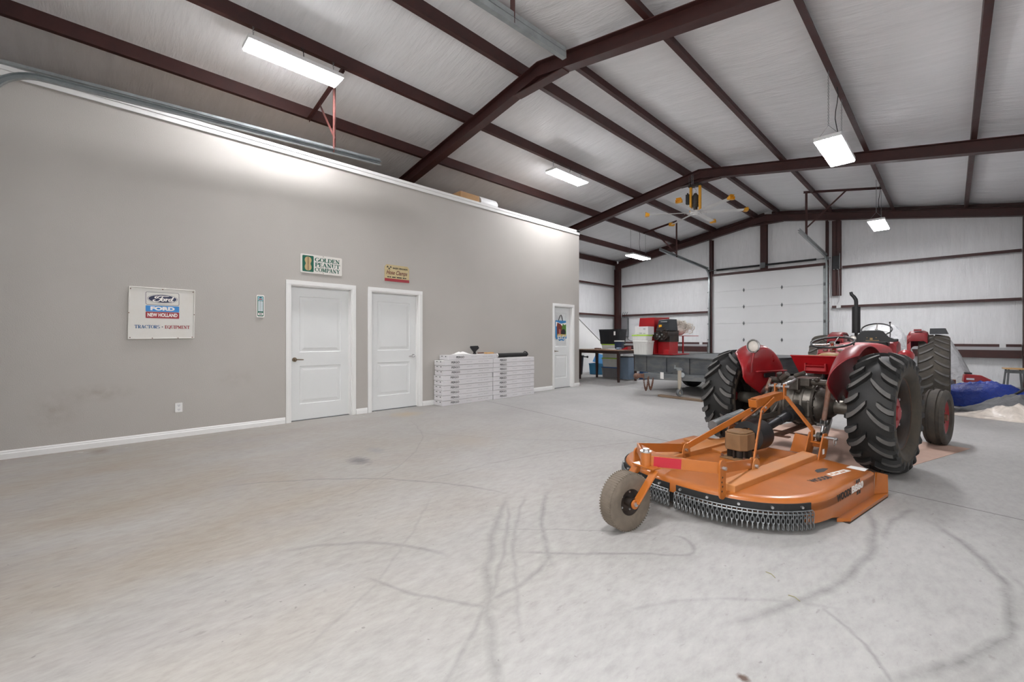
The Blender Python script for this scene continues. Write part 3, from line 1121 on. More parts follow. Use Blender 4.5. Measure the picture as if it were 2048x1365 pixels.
# ================================================================= fan
t = thing('ceiling_fan', 'large six blade fan with yellow tips hanging under the middle frame', 'fan', (2.27, 11.08, 4.45), 0)
b = MB()
b.cyl((0, 0, -.02), (0, 0, .05), .13, n=28)
b.cyl((0, 0, -.05), (0, 0, -.02), .07, n=20)
b.build('hub', M['fan_white'], t, smooth=30)
b = MB()
b.box(-.14, -.09, -.035, .035, .06, .68).box(.09, .14, -.035, .035, .06, .68).box(-.14, .14, -.04, .04, .05, .075)
b.build('support_frame', M['yellow'], t, bev=.004)
b = MB()
b.box(-.16, .16, -.07, .07, .68, .72).cyl((-.13, -.07, .75), (-.13, .07, .75), .025, n=10).cyl((.05, -.07, .75), (.05, .07, .75), .025, n=10)
b.build('top_bracket', M['rim_dark'], t)
b = MB()
b.cyl((0, 0, .075), (0, 0, .16), .05, n=18).cyl((0, 0, .16), (0, 0, .22), .075, n=18).cyl((0, 0, .22), (0, 0, .46), .068, n=20).cyl((0, 0, .46), (0, 0, .51), .055, .03, n=18)
for k in range(12):
    a = 2 * PI * k / 12
    b.box(-.003, .003, .062, .078, .24, .44, M=Matrix.Rotation(a, 4, 'Z'))
b.build('motor', M['grease'], t, smooth=35)
b = MB()
b.box(-.24, -.15, -.04, .04, .26, .52).cyl((-.2, 0, .52), (-.2, 0, .56), .02, n=10)
b.build('control_box', M['black'], t, bev=.008)
b = MB()
b.tube([(0, 0, .5), (.03, -.02, .58), (-.02, 0, .64), (.02, .01, .69)], .006, 6)
b.build('motor_cable', M['ink_grey'], t)
b = MB()
for x in (-.06, -.02):
    link_chain(b, (x, -.1, .98), .25, .035, .004)
b.tube([(-.12, -.1, .72), (-.12, -.1, .98)], .004, 6)
b.build('chain', M['chain'], t)
for sy in (-.1, .1):
    b = MB()
    b.box(-.15, .15, sy - .004, sy + .004, .95, .98)
    b.build('hanging_strap', M['steel'], t)
blade = None
tip = None
BA = [-53.8, -0.5 + 0, 57.0, 118.0, 175.0, 236.0]
for az in BA:
    # azimuth clockwise from +y
    R = Matrix.Rotation(-math.radians(az), 4, 'Z')
    if blade is None:
        b = MB()
        rows = []
        for r_, tw, wd in ((.10, 0, .10), (.2, 6, .11), (.3, 14, .135), (1.15, 12, .12)):
            a = math.radians(tw)
            row = []
            for u, th in ((-.5, 0), (-.25, .012), (.1, .016), (.5, .003), (.5, -.003), (.1, -.006), (-.25, -.006)):
                x, z = u * wd, th
                row.append((x * math.cos(a) - z * math.sin(a), r_, x * math.sin(a) + z * math.cos(a) + .015))
            rows.append(row)
        b.grid(rows, 0, True)
        for r_ in (.15, .2, .26):
            b.cyl((0, r_, -.012), (0, r_, .0), .01, n=8)
        o = b.build('blade', M['fan_white'], t, smooth=35)
        blade = o.data
        b = MB()
        b.box(-.066, .066, 1.13, 1.17, -.012, .045)
        b.box(-.07, .07, 1.165, 1.225, -.02, -.012).box(-.07, .07, 1.165, 1.225, .046, .054).box(-.07, -.062, 1.165, 1.225, -.02, .054).box(.062, .07, 1.165, 1.225, -.02, .054)
        b.add([(-.066, 1.15, .05), (.066, 1.15, .05), (.06, 1.23, .09), (-.06, 1.23, .09)], [(0, 1, 2, 3)])
        p = b.build('blade_tip', M['yellow'], o)
        tip = p.data
    else:
        o = link('blade', blade, t)
        p = link('blade_tip', tip, o)
    o.rotation_euler = (0, 0, -math.radians(az))

# ================================================================= lettering helpers
_fc = {}


def text_mesh(s, size=1.0, bold=0.0, extrude=.0004, align='CENTER', space=1.0):
    key = (s, size, bold, extrude, align, space)
    if key in _fc:
        return _fc[key]
    c = bpy.data.curves.new('t', 'FONT')
    c.body = s
    c.size = size
    c.offset = bold
    c.extrude = extrude
    c.align_x = align
    c.align_y = 'CENTER'
    c.space_character = space
    c.resolution_u = 4
    o = bpy.data.objects.new('t', c)
    COL.objects.link(o)
    dg = bpy.context.evaluated_depsgraph_get()
    me = bpy.data.meshes.new_from_object(o.evaluated_get(dg))
    bpy.data.objects.remove(o)
    bpy.data.curves.remove(c)
    _fc[key] = me
    return me


ONX = Matrix(((0, 0, 1, 0), (1, 0, 0, 0), (0, 1, 0, 0), (0, 0, 0, 1)))      # text x -> +y, text y -> +z, facing +x


def put_text(s, parent, m, loc, size, sx=1.0, bold=0.0, base=ONX, name='lettering', shear=0.0, space=1.0, fit=None):
    src = text_mesh(s, 1.0, bold / size if size else 0, .0004 / size, 'CENTER', space)
    me = src.copy()
    me.materials.clear()
    me.materials.append(m)
    xs = [v.co.x for v in me.vertices]
    w = max(xs) - min(xs)
    if fit:
        sx = fit / (w * size)
    mid = (max(xs) + min(xs)) / 2
    T = base @ Matrix(((size * sx, shear * size, 0, -mid * size * sx), (0, size, 0, 0), (0, 0, size, 0), (0, 0, 0, 1)))
    me.transform(T)
    o = link(name, me, parent, loc=loc)
    return o


# slab serif strokes for the old sign lettering : each stroke (x0,y0,x1,y1,width) or arc ('a',cx,cy,rx,ry,a0,a1,width)
TK, TN = .23, .10
GL = {
    'G': [('a', .42, .5, .36, .46, 40, 330, TK), ((.76, .42, .76, .06, TK)), ((.5, .42, .86, .42, TN))],
    'O': [('a', .42, .5, .36, .45, 0, 360, TK)],
    'C': [('a', .42, .5, .36, .45, 45, 315, TK), ((.74, .95, .74, .66, TN))],
    'Q': [('a', .42, .5, .36, .45, 0, 360, TK), ((.45, .25, .8, -.1, TK))],
    'S': [('a', .33, .73, .24, .22, 30, 270, TK * .85), ('a', .33, .27, .26, .22, -150, 90, TK * .85)],
    'L': [((.18, 0, .18, 1, TK)), ((.0, .04, .62, .04, TN)), ((.6, 0, .6, .3, TN)), ((.0, .96, .36, .96, TN))],
    'D': [((.18, 0, .18, 1, TK)), ((0, .04, .4, .04, TN)), ((0, .96, .4, .96, TN)), ('a', .36, .5, .36, .46, -90, 90, TK)],
    'E': [((.18, 0, .18, 1, TK)), ((0, .04, .64, .04, TN)), ((0, .96, .62, .96, TN)), ((.18, .5, .5, .5, TN)), ((.62, 0, .62, .28, TN)), ((.6, .72, .6, 1, TN)), ((.48, .38, .48, .62, TN))],
    'N': [((.16, 0, .16, 1, TN)), ((.1, .96, .66, .04, TK)), ((.68, 0, .68, 1, TN)), ((0, .04, .32, .04, TN)), ((0, .96, .2, .96, TN)), ((.54, .96, .84, .96, TN))],
    'P': [((.18, 0, .18, 1, TK)), ((0, .04, .38, .04, TN)), ((0, .96, .4, .96, TN)), ('a', .38, .72, .26, .24, -90, 90, TK), ((.18, .48, .4, .48, TN))],
    'R': [((.18, 0, .18, 1, TK)), ((0, .04, .36, .04, TN)), ((0, .96, .4, .96, TN)), ('a', .38, .73, .25, .23, -90, 90, TK), ((.18, .5, .4, .5, TN)), ((.38, .5, .66, .04, TK)), ((.56, .04, .8, .04, TN))],
    'A': [((.12, .02, .4, .98, TN)), ((.4, .98, .7, .02, TK)), ((.2, .34, .6, .34, TN)), ((0, .04, .28, .04, TN)), ((.52, .04, .86, .04, TN))],
    'U': [((.18, .3, .18, 1, TK)), ('a', .42, .32, .26, .28, 180, 360, TN * 1.3), ((.68, .3, .68, 1, TN)), ((0, .96, .36, .96, TN)), ((.52, .96, .84, .96, TN))],
    'T': [((.38, 0, .38, 1, TK)), ((.0, .96, .76, .96, TN)), ((.02, .72, .02, 1, TN)), ((.74, .72, .74, 1, TN)), ((.2, .04, .56, .04, TN))],
    'M': [((.14, 0, .16, 1, TN)), ((.16, .98, .46, .1, TK)), ((.46, .1, .76, .98, TN)), ((.78, 0, .78, 1, TK)), ((0, .04, .28, .04, TN)), ((.62, .04, .96, .04, TN)), ((.02, .96, .2, .96, TN)), ((.74, .96, .94, .96, TN))],
    'Y': [((.1, .98, .4, .45, TK)), ((.7, .98, .4, .45, TN)), ((.4, 0, .4, .5, TK)), ((-.02, .96, .28, .96, TN)), ((.54, .96, .84, .96, TN)), ((.24, .04, .56, .04, TN))],
    'I': [((.2, 0, .2, 1, TK)), ((0, .04, .4, .04, TN)), ((0, .96, .4, .96, TN))],
    '.': [('a', .2, .42, .07, .07, 0, 360, .14)],
    ' ': [],
}
GW = {'G': .92, 'O': .86, 'C': .84, 'Q': .86, 'S': .66, 'L': .7, 'D': .84, 'E': .74, 'N': .9, 'P': .72, 'R': .84, 'A': .9, 'U': .9, 'T': .8, 'M': 1.02, 'Y': .86, 'I': .46, '.': .4, ' ': .3}


def serif_text(s, parent, m, loc, h, fit, base=ONX, name='lettering'):
    b = MB()
    x = 0
    for ch in s:
        for st in GL[ch]:
            if st[0] == 'a':
                _, cx, cy, rx, ry, a0, a1, w = st
                n = 20
                O_, I_ = [], []
                for k in range(n + 1):
                    a = math.radians(a0 + (a1 - a0) * k / n)
                    ww = TN + (w - TN) * abs(math.cos(a)) if w > TN else w
                    O_.append((x + cx + (rx + ww / 2) * math.cos(a), cy + (ry + ww * .35) * math.sin(a), 0))
                    I_.append((x + cx + max(0, rx - ww / 2) * math.cos(a), cy + max(0, ry - ww * .35) * math.sin(a), 0))
                b.grid([O_, I_])
            else:
                x0, y0, x1, y1, w = st
                d = V((x1 - x0, y1 - y0, 0)).normalized()
                q = V((-d.y, d.x, 0)) * w / 2
                p0, p1 = V((x + x0, y0, 0)), V((x + x1, y1, 0))
                b.add([p0 + q, p0 - q, p1 - q, p1 + q], [(0, 1, 2, 3)])
        x += GW[ch]
    k = fit / x
    T = base @ Matrix(((k, 0, 0, -fit / 2), (0, h, 0, -h / 2), (0, 0, 1, 0), (0, 0, 0, 1)))
    b.v = [tuple(T @ V(p)) for p in b.v]
    return b.build(name, m, parent, loc=loc)


def rrect(w, h, r, n=5):
    pts = []
    for cx, cy, a0 in ((w / 2 - r, h / 2 - r, 0), (-w / 2 + r, h / 2 - r, 90), (-w / 2 + r, -h / 2 + r, 180), (w / 2 - r, -h / 2 + r, 270)):
        for k in range(n + 1):
            a = math.radians(a0 + 90 * k / n)
            pts.append((cx + r * math.cos(a), cy + r * math.sin(a)))
    return pts


def plate(name, w, h, r, th, m, parent, loc, base=ONX):
    b = MB()
    b.prism(rrect(w, h, r), 0, th, base)
    return b.build(name, m, parent, loc=loc)


def flat(name, poly, m, parent, loc, base=ONX, th=.0006):
    b = MB()
    b.prism(poly, 0, th, base)
    return b.build(name, m, parent, loc=loc)


def ell(rx, ry, n=40):
    return [(rx * math.cos(2 * PI * k / n), ry * math.sin(2 * PI * k / n)) for k in range(n)]


def pmat(name, col, rough=.4):
    return mat(name, col, rough, 0, .02, 5)


I_NAVY, I_BLUE, I_MAROON, I_WHITE, I_GREEN, I_TAN, I_DKBLUE = [pmat('sign_ink_' + n, c) for n, c in (('navy', '#20284a'), ('blue', '#2f86cc'), ('maroon', '#98242f'), ('white', '#ece9e4'), ('green', '#0f5a48'), ('tan', '#b59f74'), ('steel', '#2a5c8c'))]
sign_white = mat('enamel_sign_white', '#d8d6d0', .35, 0, .02, 3, dirt='#c4bba8', dirt_amt=.25)
# ---- tractor dealer sign
t = thing('wall_sign', 'white square dealer sign with blue oval script logo', 'sign', (.002, .665, 1.555))
sb = MB()
sb.prism([(-.325, -.315), (.315, -.305), (.325, .315), (-.315, .315)], 0, .012, ONX)
sb.build('sign_plate', sign_white, t, bev=.003)
eb = MB()
for p0, p1 in (((-.325, -.315), (.315, -.305)), ((.315, -.305), (.325, .315)), ((.325, .315), (-.315, .315)), ((-.315, .315), (-.325, -.315))):
    eb.tube([(.014, p0[0] * .985, p0[1] * .985), (.014, p1[0] * .985, p1[1] * .985)], .007, 8)
eb.build('rolled_edge', sign_white, t, smooth=50)
sc = MB()
for (y, z) in ((-.30, .29), (0, .30), (.305, .29), (-.315, 0), (.315, 0), (-.305, -.295), (.295, -.29), (-.1, -.302), (.15, -.3)):
    sc.cyl((.012, y, z), (.0235, y, z), .006, n=8)
sc.build('nail_head', M['rust'], t)
fr = MB()
W_, H_ = .325, .158
po, pi = rrect(W_, H_, .018), rrect(W_ - .008, H_ - .008, .015)
n = len(po)
fr.add([(.0128, x, z) for x, z in po] + [(.0128, x, z) for x, z in pi], [(i, (i + 1) % n, n + (i + 1) % n, n + i) for i in range(n)])
fr.build('logo_outline', I_NAVY, t, loc=(0, 0, .185))
for rx, ry, mm, dx in ((.146, .056, I_NAVY, .0124), (.142, .0525, I_WHITE, .013), (.136, .047, I_NAVY, .0136)):
    flat('logo_oval', ell(rx, ry), mm, t, (dx, .0, .183))
# script "Ford" drawn with a pen
sb = MB()


def pen(b, pts, w, z=.0):
    P = [V((p[0], p[1], 0)) for p in pts]
    # Catmull-Rom
    Q = []
    for i in range(len(P) - 1):
        a, c, d, e = P[max(0, i - 1)], P[i], P[i + 1], P[min(len(P) - 1, i + 2)]
        for k in range(6):
            u = k / 6
            Q.append(.5 * ((2 * c) + (d - a) * u + (2 * a - 5 * c + 4 * d - e) * u * u + (3 * c - a - 3 * d + e) * u ** 3))
    Q.append(P[-1])
    A, B = [], []
    zz = len(b.v) * 8e-6
    Q = [V((q.x, q.y, zz + .000004 * i)) for i, q in enumerate(Q)]
    for i, q in enumerate(Q):
        d = (Q[min(i + 1, len(Q) - 1)] - Q[max(0, i - 1)]).normalized()
        nn = V((-d.y, d.x, 0))
        ww = w * (.45 + .55 * min(1, min(i, len(Q) - 1 - i) / 4)) * (.75 + .45 * abs(d.y))
        A.append(q + nn * ww / 2)
        B.append(q - nn * ww / 2)
    b.grid([A, B])


for st in ([(-.035, .030), (-.05, .022), (-.052, .010), (-.042, .008), (-.034, .016), (-.028, .026), (-.01, .031), (.02, .030), (.045, .033)],
           [(.002, .028), (-.008, .01), (-.02, -.014), (-.036, -.026), (-.056, -.027), (-.066, -.019), (-.06, -.010), (-.05, -.013)],
           [(-.03, .004), (-.014, .006), (.0, .004)],
           [(.004, .006), (-.006, -.002), (-.008, -.016), (.0, -.022), (.010, -.014), (.011, -.002), (.004, .005), (.012, .001), (.02, .003)],
           [(.02, .005), (.026, .004), (.024, -.008), (.02, -.022), (.026, -.006), (.034, .003), (.042, .004)],
           [(.062, .003), (.054, .005), (.045, -.003), (.043, -.016), (.051, -.021), (.06, -.01), (.065, .004), (.076, .026), (.068, .004), (.062, -.012), (.066, -.021), (.076, -.016)]):
    pen(sb, st, .0085)
sb.v = [(.0145 + p[2], p[0] * 1.38, p[1] * 1.16) for p in sb.v]
sb.build('logo_script', I_WHITE, t, loc=(0, .0, .180))
plate('blue_band', .325, .074, .008, .0008, I_BLUE, t, (.0124, .0, .0600))
plate('maroon_band', .325, .078, .008, .0008, I_MAROON, t, (.0124, .0, -.0185))
put_text('FORD', t, I_WHITE, (.0135, .0, .060), .058, bold=.0035, fit=.235)
put_text('NEW HOLLAND', t, I_WHITE, (.0135, 0, -.0185), .060, bold=.0022, fit=.29)
serif_text('TRACTORS', t, I_DKBLUE, (.0128, -.145, -.163), .040, .235)
flat('dot', ell(.006, .006, 16), I_NAVY, t, (.0128, -.004, -.163))
serif_text('EQUIPMENT', t, I_MAROON, (.0128, .145, -.163), .040, .25)
# ---- green sign
t = thing('wall_sign', 'long white sign with green lettering and a peanut', 'sign', (.002, 2.595, 2.388))
plate('sign_plate', .63, .285, .018, .008, sign_white, t, (0, 0, 0))
plate('green_panel', .165, .245, .014, .0008, I_GREEN, t, (.0082, -.205, .0))
pn = []
for k in range(60):
    a = 2 * PI * k / 60
    r = .046 * (1 - .0 * math.cos(a))
    zz = .105 * math.sin(a)
    wd = .052 * math.sqrt(max(0, 1 - (zz / .108) ** 4)) * (1 - .34 * math.exp(-(zz / .03) ** 2))
    pn.append((wd * (1 if math.cos(a) >= 0 else -1) * min(1, abs(math.cos(a)) * 3), zz))
flat('peanut', pn, I_TAN, t, (.0092, -.205, 0))
flat('peanut_seam', [(-.005, -.10), (.005, -.10), (.005, .10), (-.005, .10)], M['rust'], t, (.0100, -.205, 0))
for w_, z in (('GOLDEN', .075), ('PEANUT', -.002), ('COMPANY', -.078)):
    serif_text(w_, t, I_GREEN, (.0085, .09, z), .062, .385)
sc = MB()
for z in (.13, -.13):
    sc.cyl((.008, .02, z), (.011, .02, z), .006, n=8)
sc.build('nail_head', M['rust'], t)
# ---- hose clamps sign
t = thing('wall_sign', 'small tan metal sign with a dark red base', 'sign', (.002, 3.895, 2.39))
tan = mat('aged_tan_sign', '#c0ae83', .4, 0, .08, 6, dirt='#a58f62', dirt_amt=.5)
sb = MB()
sb.prism([(-.24, -.145), (.24, -.145), (.24, .105), (.205, .145), (-.205, .145), (-.24, .105)], 0, .007, ONX)
sb.build('sign_plate', tan, t)
flat('red_base', [(-.24, -.145), (.24, -.145), (.24, -.095), (-.24, -.095)], I_MAROON, t, (.0072, 0, 0))
for k in range(3):
    flat('emblem', [(-.02, -.012), (.02, -.012), (0, .02)], M['ink'], t, (.0072, -.155 + (-.03, .03, 0)[k], (.105, .105, .075)[k]))
put_text('MASSEY-FERGUSON', t, M['ink'], (.0073, .06, .088), .036, bold=.0015, fit=.29)
put_text('Hose Clamps', t, pmat('sign_ink_oxblood', '#5c1a18'), (.0073, .0, .008), .10, shear=.25, fit=.40, bold=.002)
b = MB()
for y0_, y1_ in ((-.19, -.16), (-.15, -.12), (-.10, -.03), (-.01, .09), (.11, .15), (.155, .18)):
    b.box(.0071, .0076, y0_, y1_, -.078, -.060)
b.build('faint_print', M['ink'], t)
sc = MB()
sc.cyl((.007, .2, .03), (.011, .2, .03), .007, n=8)
sc.build('nail_head', M['zinc'], t)
# ---- thermometer
t = thing('wall_thermometer', 'narrow white wall thermometer left of the first door', 'thermometer', (.002, 1.745, 1.705))
plate('back_plate', .098, .315, .014, .01, I_WHITE, t, (0, 0, 0))
plate('dark_border', .078, .285, .01, .0006, I_GREEN, t, (.0101, 0, 0))
plate('brand_panel', .064, .058, .006, .0006, pmat('sign_ink_aqua', '#8fc0c8'), t, (.0109, 0, .108))
plate('scale_panel', .060, .145, .004, .0006, pmat('sign_ink_pale', '#c8d4d6'), t, (.0109, 0, -.0))
plate('foot_panel', .062, .034, .004, .0006, I_WHITE, t, (.0109, 0, -.1105))
MB().cyl((.014, 0, -.07), (.014, 0, .07), .003, n=8).build('tube', M['ink_grey'], t)
flat('logo_oval', ell(.018, .008), I_NAVY, t, (.0117, 0, .122))
flat('stripe', [(-.022, -.006), (.022, -.006), (.022, .006), (-.022, .006)], I_MAROON, t, (.0117, 0, .098))
tk = MB()
for k in range(14):
    for s in (-1, 1):
        tk.box(.0118, .0122, s * .012 - .005 * (s < 0), s * .012 + .005 * (s > 0), -.062 + k * .0095, -.060 + k * .0095)
tk.build('scale_marks', M['ink'], t)
flat('foot_mark', [(-.02, -.006), (.02, -.006), (.02, .006), (-.02, .006)], M['ink'], t, (.0117, 0, -.110))
# ---- outlet
t = thing('wall_outlet', 'white duplex outlet low on the beige wall', 'outlet', (.001, .825, .375))
plate('cover_plate', .074, .118, .006, .006, M['white'], t, (0, 0, 0))
for z in (.026, -.026):
    r = plate('receptacle', .034, .030, .010, .002, M['lamp_white'], t, (.006, 0, z))
    b = MB()
    for dy in (-.007, .007):
        b.box(.002, .0025, dy - .0012, dy + .0012, -.002, .008)
    b.cyl((.002, 0, -.009), (.0025, 0, -.009), .003, n=8)
    b.build('slots', M['ink'], r)
# ---- hanging farm plaque on door 3
t = thing('hanging_plaque', 'colourful painted farm plaque hanging on the narrow far door', 'plaque', (-.074, 8.53, 1.45))
BL, RD, GN, YL = pmat('plaque_blue', '#2f7fb8'), pmat('plaque_barn', '#6d2a22'), pmat('plaque_green', '#4d7a2c'), pmat('plaque_straw', '#c9b26a')
sb = MB()
sb.prism([(-.2, -.17), (-.16, -.22), (-.1, -.21), (-.05, -.26), (.03, -.24), (.1, -.26), (.16, -.22), (.22, -.2), (.22, -.14), (.2, -.1), (.2, .25), (-.2, .25)], 0, .02, ONX)
sb.build('plaque_board', BL, t)
flat('cloud_patch', [(-.2, .1), (.2, .12), (.2, .2), (.0, .17), (-.2, .22)], I_WHITE, t, (.0205, 0, 0))
flat('meadow_patch', [(.02, -.1), (.2, -.1), (.2, .16), (.12, .14), (.07, .18), (.02, .06)], GN, t, (.0211, 0, 0))
flat('barn_patch', [(-.16, -.12), (.03, -.12), (.03, .06), (.05, .10), (-.02, .16), (-.15, .2), (-.17, .12)], RD, t, (.0217, 0, 0))
flat('barn_opening', [(-.09, -.12), (-.02, -.12), (-.02, .03), (-.09, .03)], pmat('plaque_pink', '#b0645c'), t, (.0223, 0, 0))
flat('tractor_patch', [(.0, -.1), (.15, -.1), (.18, -.04), (.14, .03), (.06, .04), (.0, -.02)], M['ink'], t, (.0229, 0, 0))
flat('straw_patch', [(-.16, -.17), (.19, -.16), (.2, -.10), (-.14, -.09)], YL, t, (.0235, 0, 0))
fl = MB()
r2 = random.Random(5)
for k in range(48):
    y, z = r2.uniform(-.13, .19), r2.uniform(-.225, -.13)
    fl.prism([(y + .014 * math.cos(q * PI / 3), z + .014 * math.sin(q * PI / 3)) for q in range(6)], .0242, .0249, ONX)
fl.build('daisy_patch', pmat('plaque_daisy', '#dfe3e0'), t)
b = MB()
b.tube([(.006, -.08, .25), (.008, -.05, .33), (.01, -.01, .385), (.01, .02, .39), (.01, .05, .34), (.006, .08, .25)], .008, 8)
b.build('hanging_ribbon', M['black_matte'], t, smooth=60)

# ================================================================= flooring cartons
BOX_L, BOX_W, BOX_H = 1.232, .285, .0935
cart = thing('flooring_carton', '', 'carton', (0, 0, 0), 0, 'white flooring cartons by the wall')
MB().box(0, BOX_W, 0, BOX_L, 0, BOX_H - .004).build('carton_body', M['carton'], cart, bev=.006)
put_text('PERGO', cart, M['ink'], (BOX_W + .0005, .28, BOX_H * .5), .055, bold=.0012, fit=.19)
put_text('OUTLAST', cart, M['ink_grey'], (BOX_W + .0005, .62, BOX_H * .52), .03, fit=.14)
b = MB()
for y0_, y1_ in ((.84, .90), (.91, .955), (.99, 1.03), (1.04, 1.11)):
    b.box(BOX_W + .0002, BOX_W + .0006, y0_, y1_, BOX_H * .50, BOX_H * .58)
b.build('faint_print', M['ink_grey'], cart)
b = MB()
b.box(.06, .11, -.0008, -.0002, BOX_H * .68, BOX_H * .80).box(.19, .22, -.0008, -.0002, BOX_H * .62, BOX_H * .80)
b.build('end_label', M['ink'], cart)
MB().box(.004, BOX_W - .004, .16, .1605, BOX_H - .0039, BOX_H - .0035).build('flap_seam', M['ink_grey'], cart)
ordn = ['lowest', 'second', 'third', 'fourth', 'fifth', 'sixth', 'seventh', 'eighth', 'ninth']
first = True
rj = random.Random(11)
for side, y0, nm in ((0, 4.655, 'left'), (1, 5.906, 'right')):
    for k in range(9):
        lab = '%s carton from the floor in the %s stack of white flooring cartons' % (ordn[k], nm) if k else 'lowest carton on the floor in the %s stack of white flooring cartons' % nm
        pos = (.022 + rj.uniform(-.006, .006), y0 + rj.uniform(-.006, .006) + (.02 if k in (6, 7) and side == 0 else 0), .001 + k * BOX_H)
        if first:
            cart.location = pos
            cart['label'] = lab
            first = False
        else:
            dup(cart, lab, pos)
dup(cart, 'single white carton lying on top of the left carton stack', (.008, 4.79, .001 + 9 * BOX_H))
TZ = .0015 + 10 * BOX_H
T9 = .0015 + 9 * BOX_H
# things lying on the cartons
t = thing('floor_scraper', 'black floor scraper blade standing up on the carton stack', 'scraper', (.15, 5.54, TZ))
b = MB()
b.prism([(-.028, 0), (.028, 0), (.03, .05), (.11, .11), (.115, .125), (.085, .165), (-.11, .16), (-.115, .13), (-.06, .07), (-.03, .04)], -.006, .006, ONX)
b.build('blade', M['black'], t, bev=.002)
MB().box(-.03, .03, -.02, .02, 0, .02).build('foot', M['black'], t)
b = MB()
rr = random.Random(4)
rows = []
for i in range(9):
    row = []
    for j in range(7):
        row.append((.06 + j * .02, 5.02 + i * .05, TZ + .004 + .05 * math.sin(PI * i / 8) * math.sin(PI * j / 6) * rr.uniform(.6, 1.2)))
    rows.append(row)
b.grid(rows)
o = b.build('crumpled_paper', M['paper'], smooth=50)
o.modifiers.new('t', 'SOLIDIFY').thickness = .003
tag(o, 'crumpled white paper on top of the left carton stack', 'paper')
t = thing('paint_stir_tool', 'wooden handled tool lying beside the floor scraper', 'hand tool', (.11, 5.66, TZ + .016))
b = MB()
b.tube([(0, .0, 0), (0, .12, 0), (.0, .16, 0)], [.012, .014, .01], 10)
b.build('handle', M['rust'], t, smooth=40)
MB().box(-.02, .02, .15, .22, -.008, .006).build('blade', M['galv'], t)
b = MB()
b.box(.14, .23, 5.80, 5.99, TZ + .0, TZ + .028)
tag(b.build('wood_sample', M['wood_pale'], bev=.004), 'flat tan wood sample on the right end of the top carton', 'board')
t = thing('rolled_mat', 'long black roll with an orange band on the right carton stack', 'roll', (.15, 6.06, T9 + .047))
b = MB()
b.cyl((0, .04, 0), (0, .98, .0), .045, .045, n=20)
b.build('roll', M['black_matte'], t, smooth=40)
b = MB()
b.cyl((0, .0, 0), (0, .04, 0), .047, n=20).build('end_band', M['peach'], t, smooth=40)
b = MB()
b.cyl((0, .06, 0), (0, .09, 0), .0465, n=20).build('paper_band', M['paper'], t, smooth=40)
b = MB()
b.tube([(0, .90, .046), (.0, .93, .07), (0, 1.0, .05), (0, 1.04, .0), (0, 1.0, -.02)], .012, 8)
b.build('strap', M['black'], t, smooth=50)
# ================================================================= loft items seen over the wall
LZ = 4.03
t = thing('storage_carton', 'brown cardboard box on the loft seen above the beige wall', 'box', (-.33, 5.42, LZ))
MB().box(-.18, .18, 0, .50, 0, .23).build('carton_body', M['cardboard'], t, bev=.004)
MB().box(-.181, .181, .0, .14, .225, .232).build('tape', M['peach'], t)
t = thing('wrapped_roll', 'blue and white wrapped roll on the loft beside the cardboard box', 'roll', (-.30, 5.98, LZ + .1405))
b = MB()
b.cyl((0, 0, 0), (0, .48, 0), .14, n=28)
b.build('roll', M['lamp_white'], t, smooth=40)
b = MB()
b.lathe([(.0, .1415), (.48, .1415)], 24, Matrix.Rotation(PI / 2, 4, 'Z'), -2.6, -.6)
b.build('blue_label', M['tote_navy'], t, smooth=60)
b = MB()
b.box(-.02, .02, 6.30, 6.34, LZ, LZ + .44).box(-.025, .025, 6.24, 6.36, LZ + .42, LZ + .44)
tag(b.build('vent_stub', M['ink_grey'], loc=(-.75, .1, 0)), 'thin grey pipe stub rising behind the blue wrapped roll', 'pipe')
# ================================================================= rotary mower behind the tractor
TO = V((5.75, 5.437, 0))
TA = -math.radians(9.0)
TR = Matrix.Translation(TO) @ Matrix.Rotation(TA, 4, 'Z')
mow = thing('rotary_mower', 'orange rotary mower with tail wheel hitched behind the red tractor', 'mower', TR @ V((.07, -1.6, 0)), TA)
MO = V((-.07, 1.6, 0))


def mp(b, name, m, parent=None, **k):
    if parent is None:
        k.setdefault('loc', MO)
        parent = mow
    return b.build(name, m, parent, **k)


def deck_outline(inset=0.0, n=36):
    pts = []
    hw, hb = .77 - inset, .75 - inset
    for i in range(n + 1):
        a = PI * i / n
        c, s_ = math.cos(a), math.sin(a)
        pts.append((.07 + hw * math.copysign(abs(c) ** .8, c), -1.67 - hb * abs(s_) ** .8))
    f = inset
    fr = [(-.70 + f, -.93 - f), (-.45, -.87 - f), (-.31, -.83 - f), (.07, -.80 - f), (.45, -.83 - f), (.60, -.87 - f), (.84 - f, -.93 - f)]
    return pts + fr


b = MB()
rings = []
for ins, z in ((.012, .125), (.0, .13), (.0, .178), (.004, .195), (.016, .210), (.034, .218), (.06, .2205)):
    rings.append([(x, y, z) for x, y in deck_outline(ins)])
b.grid(rings, 0, True)
top = rings[-1]
b.add(top, [tuple(range(len(top)))])
und = [(x, y, z - .012) for x, y, z in [(p[0], p[1], .1905) for p in rings[-1]]]
b.add(und, [tuple(reversed(range(len(und))))])
deck = mp(b, 'deck', M['orange'], smooth=40)
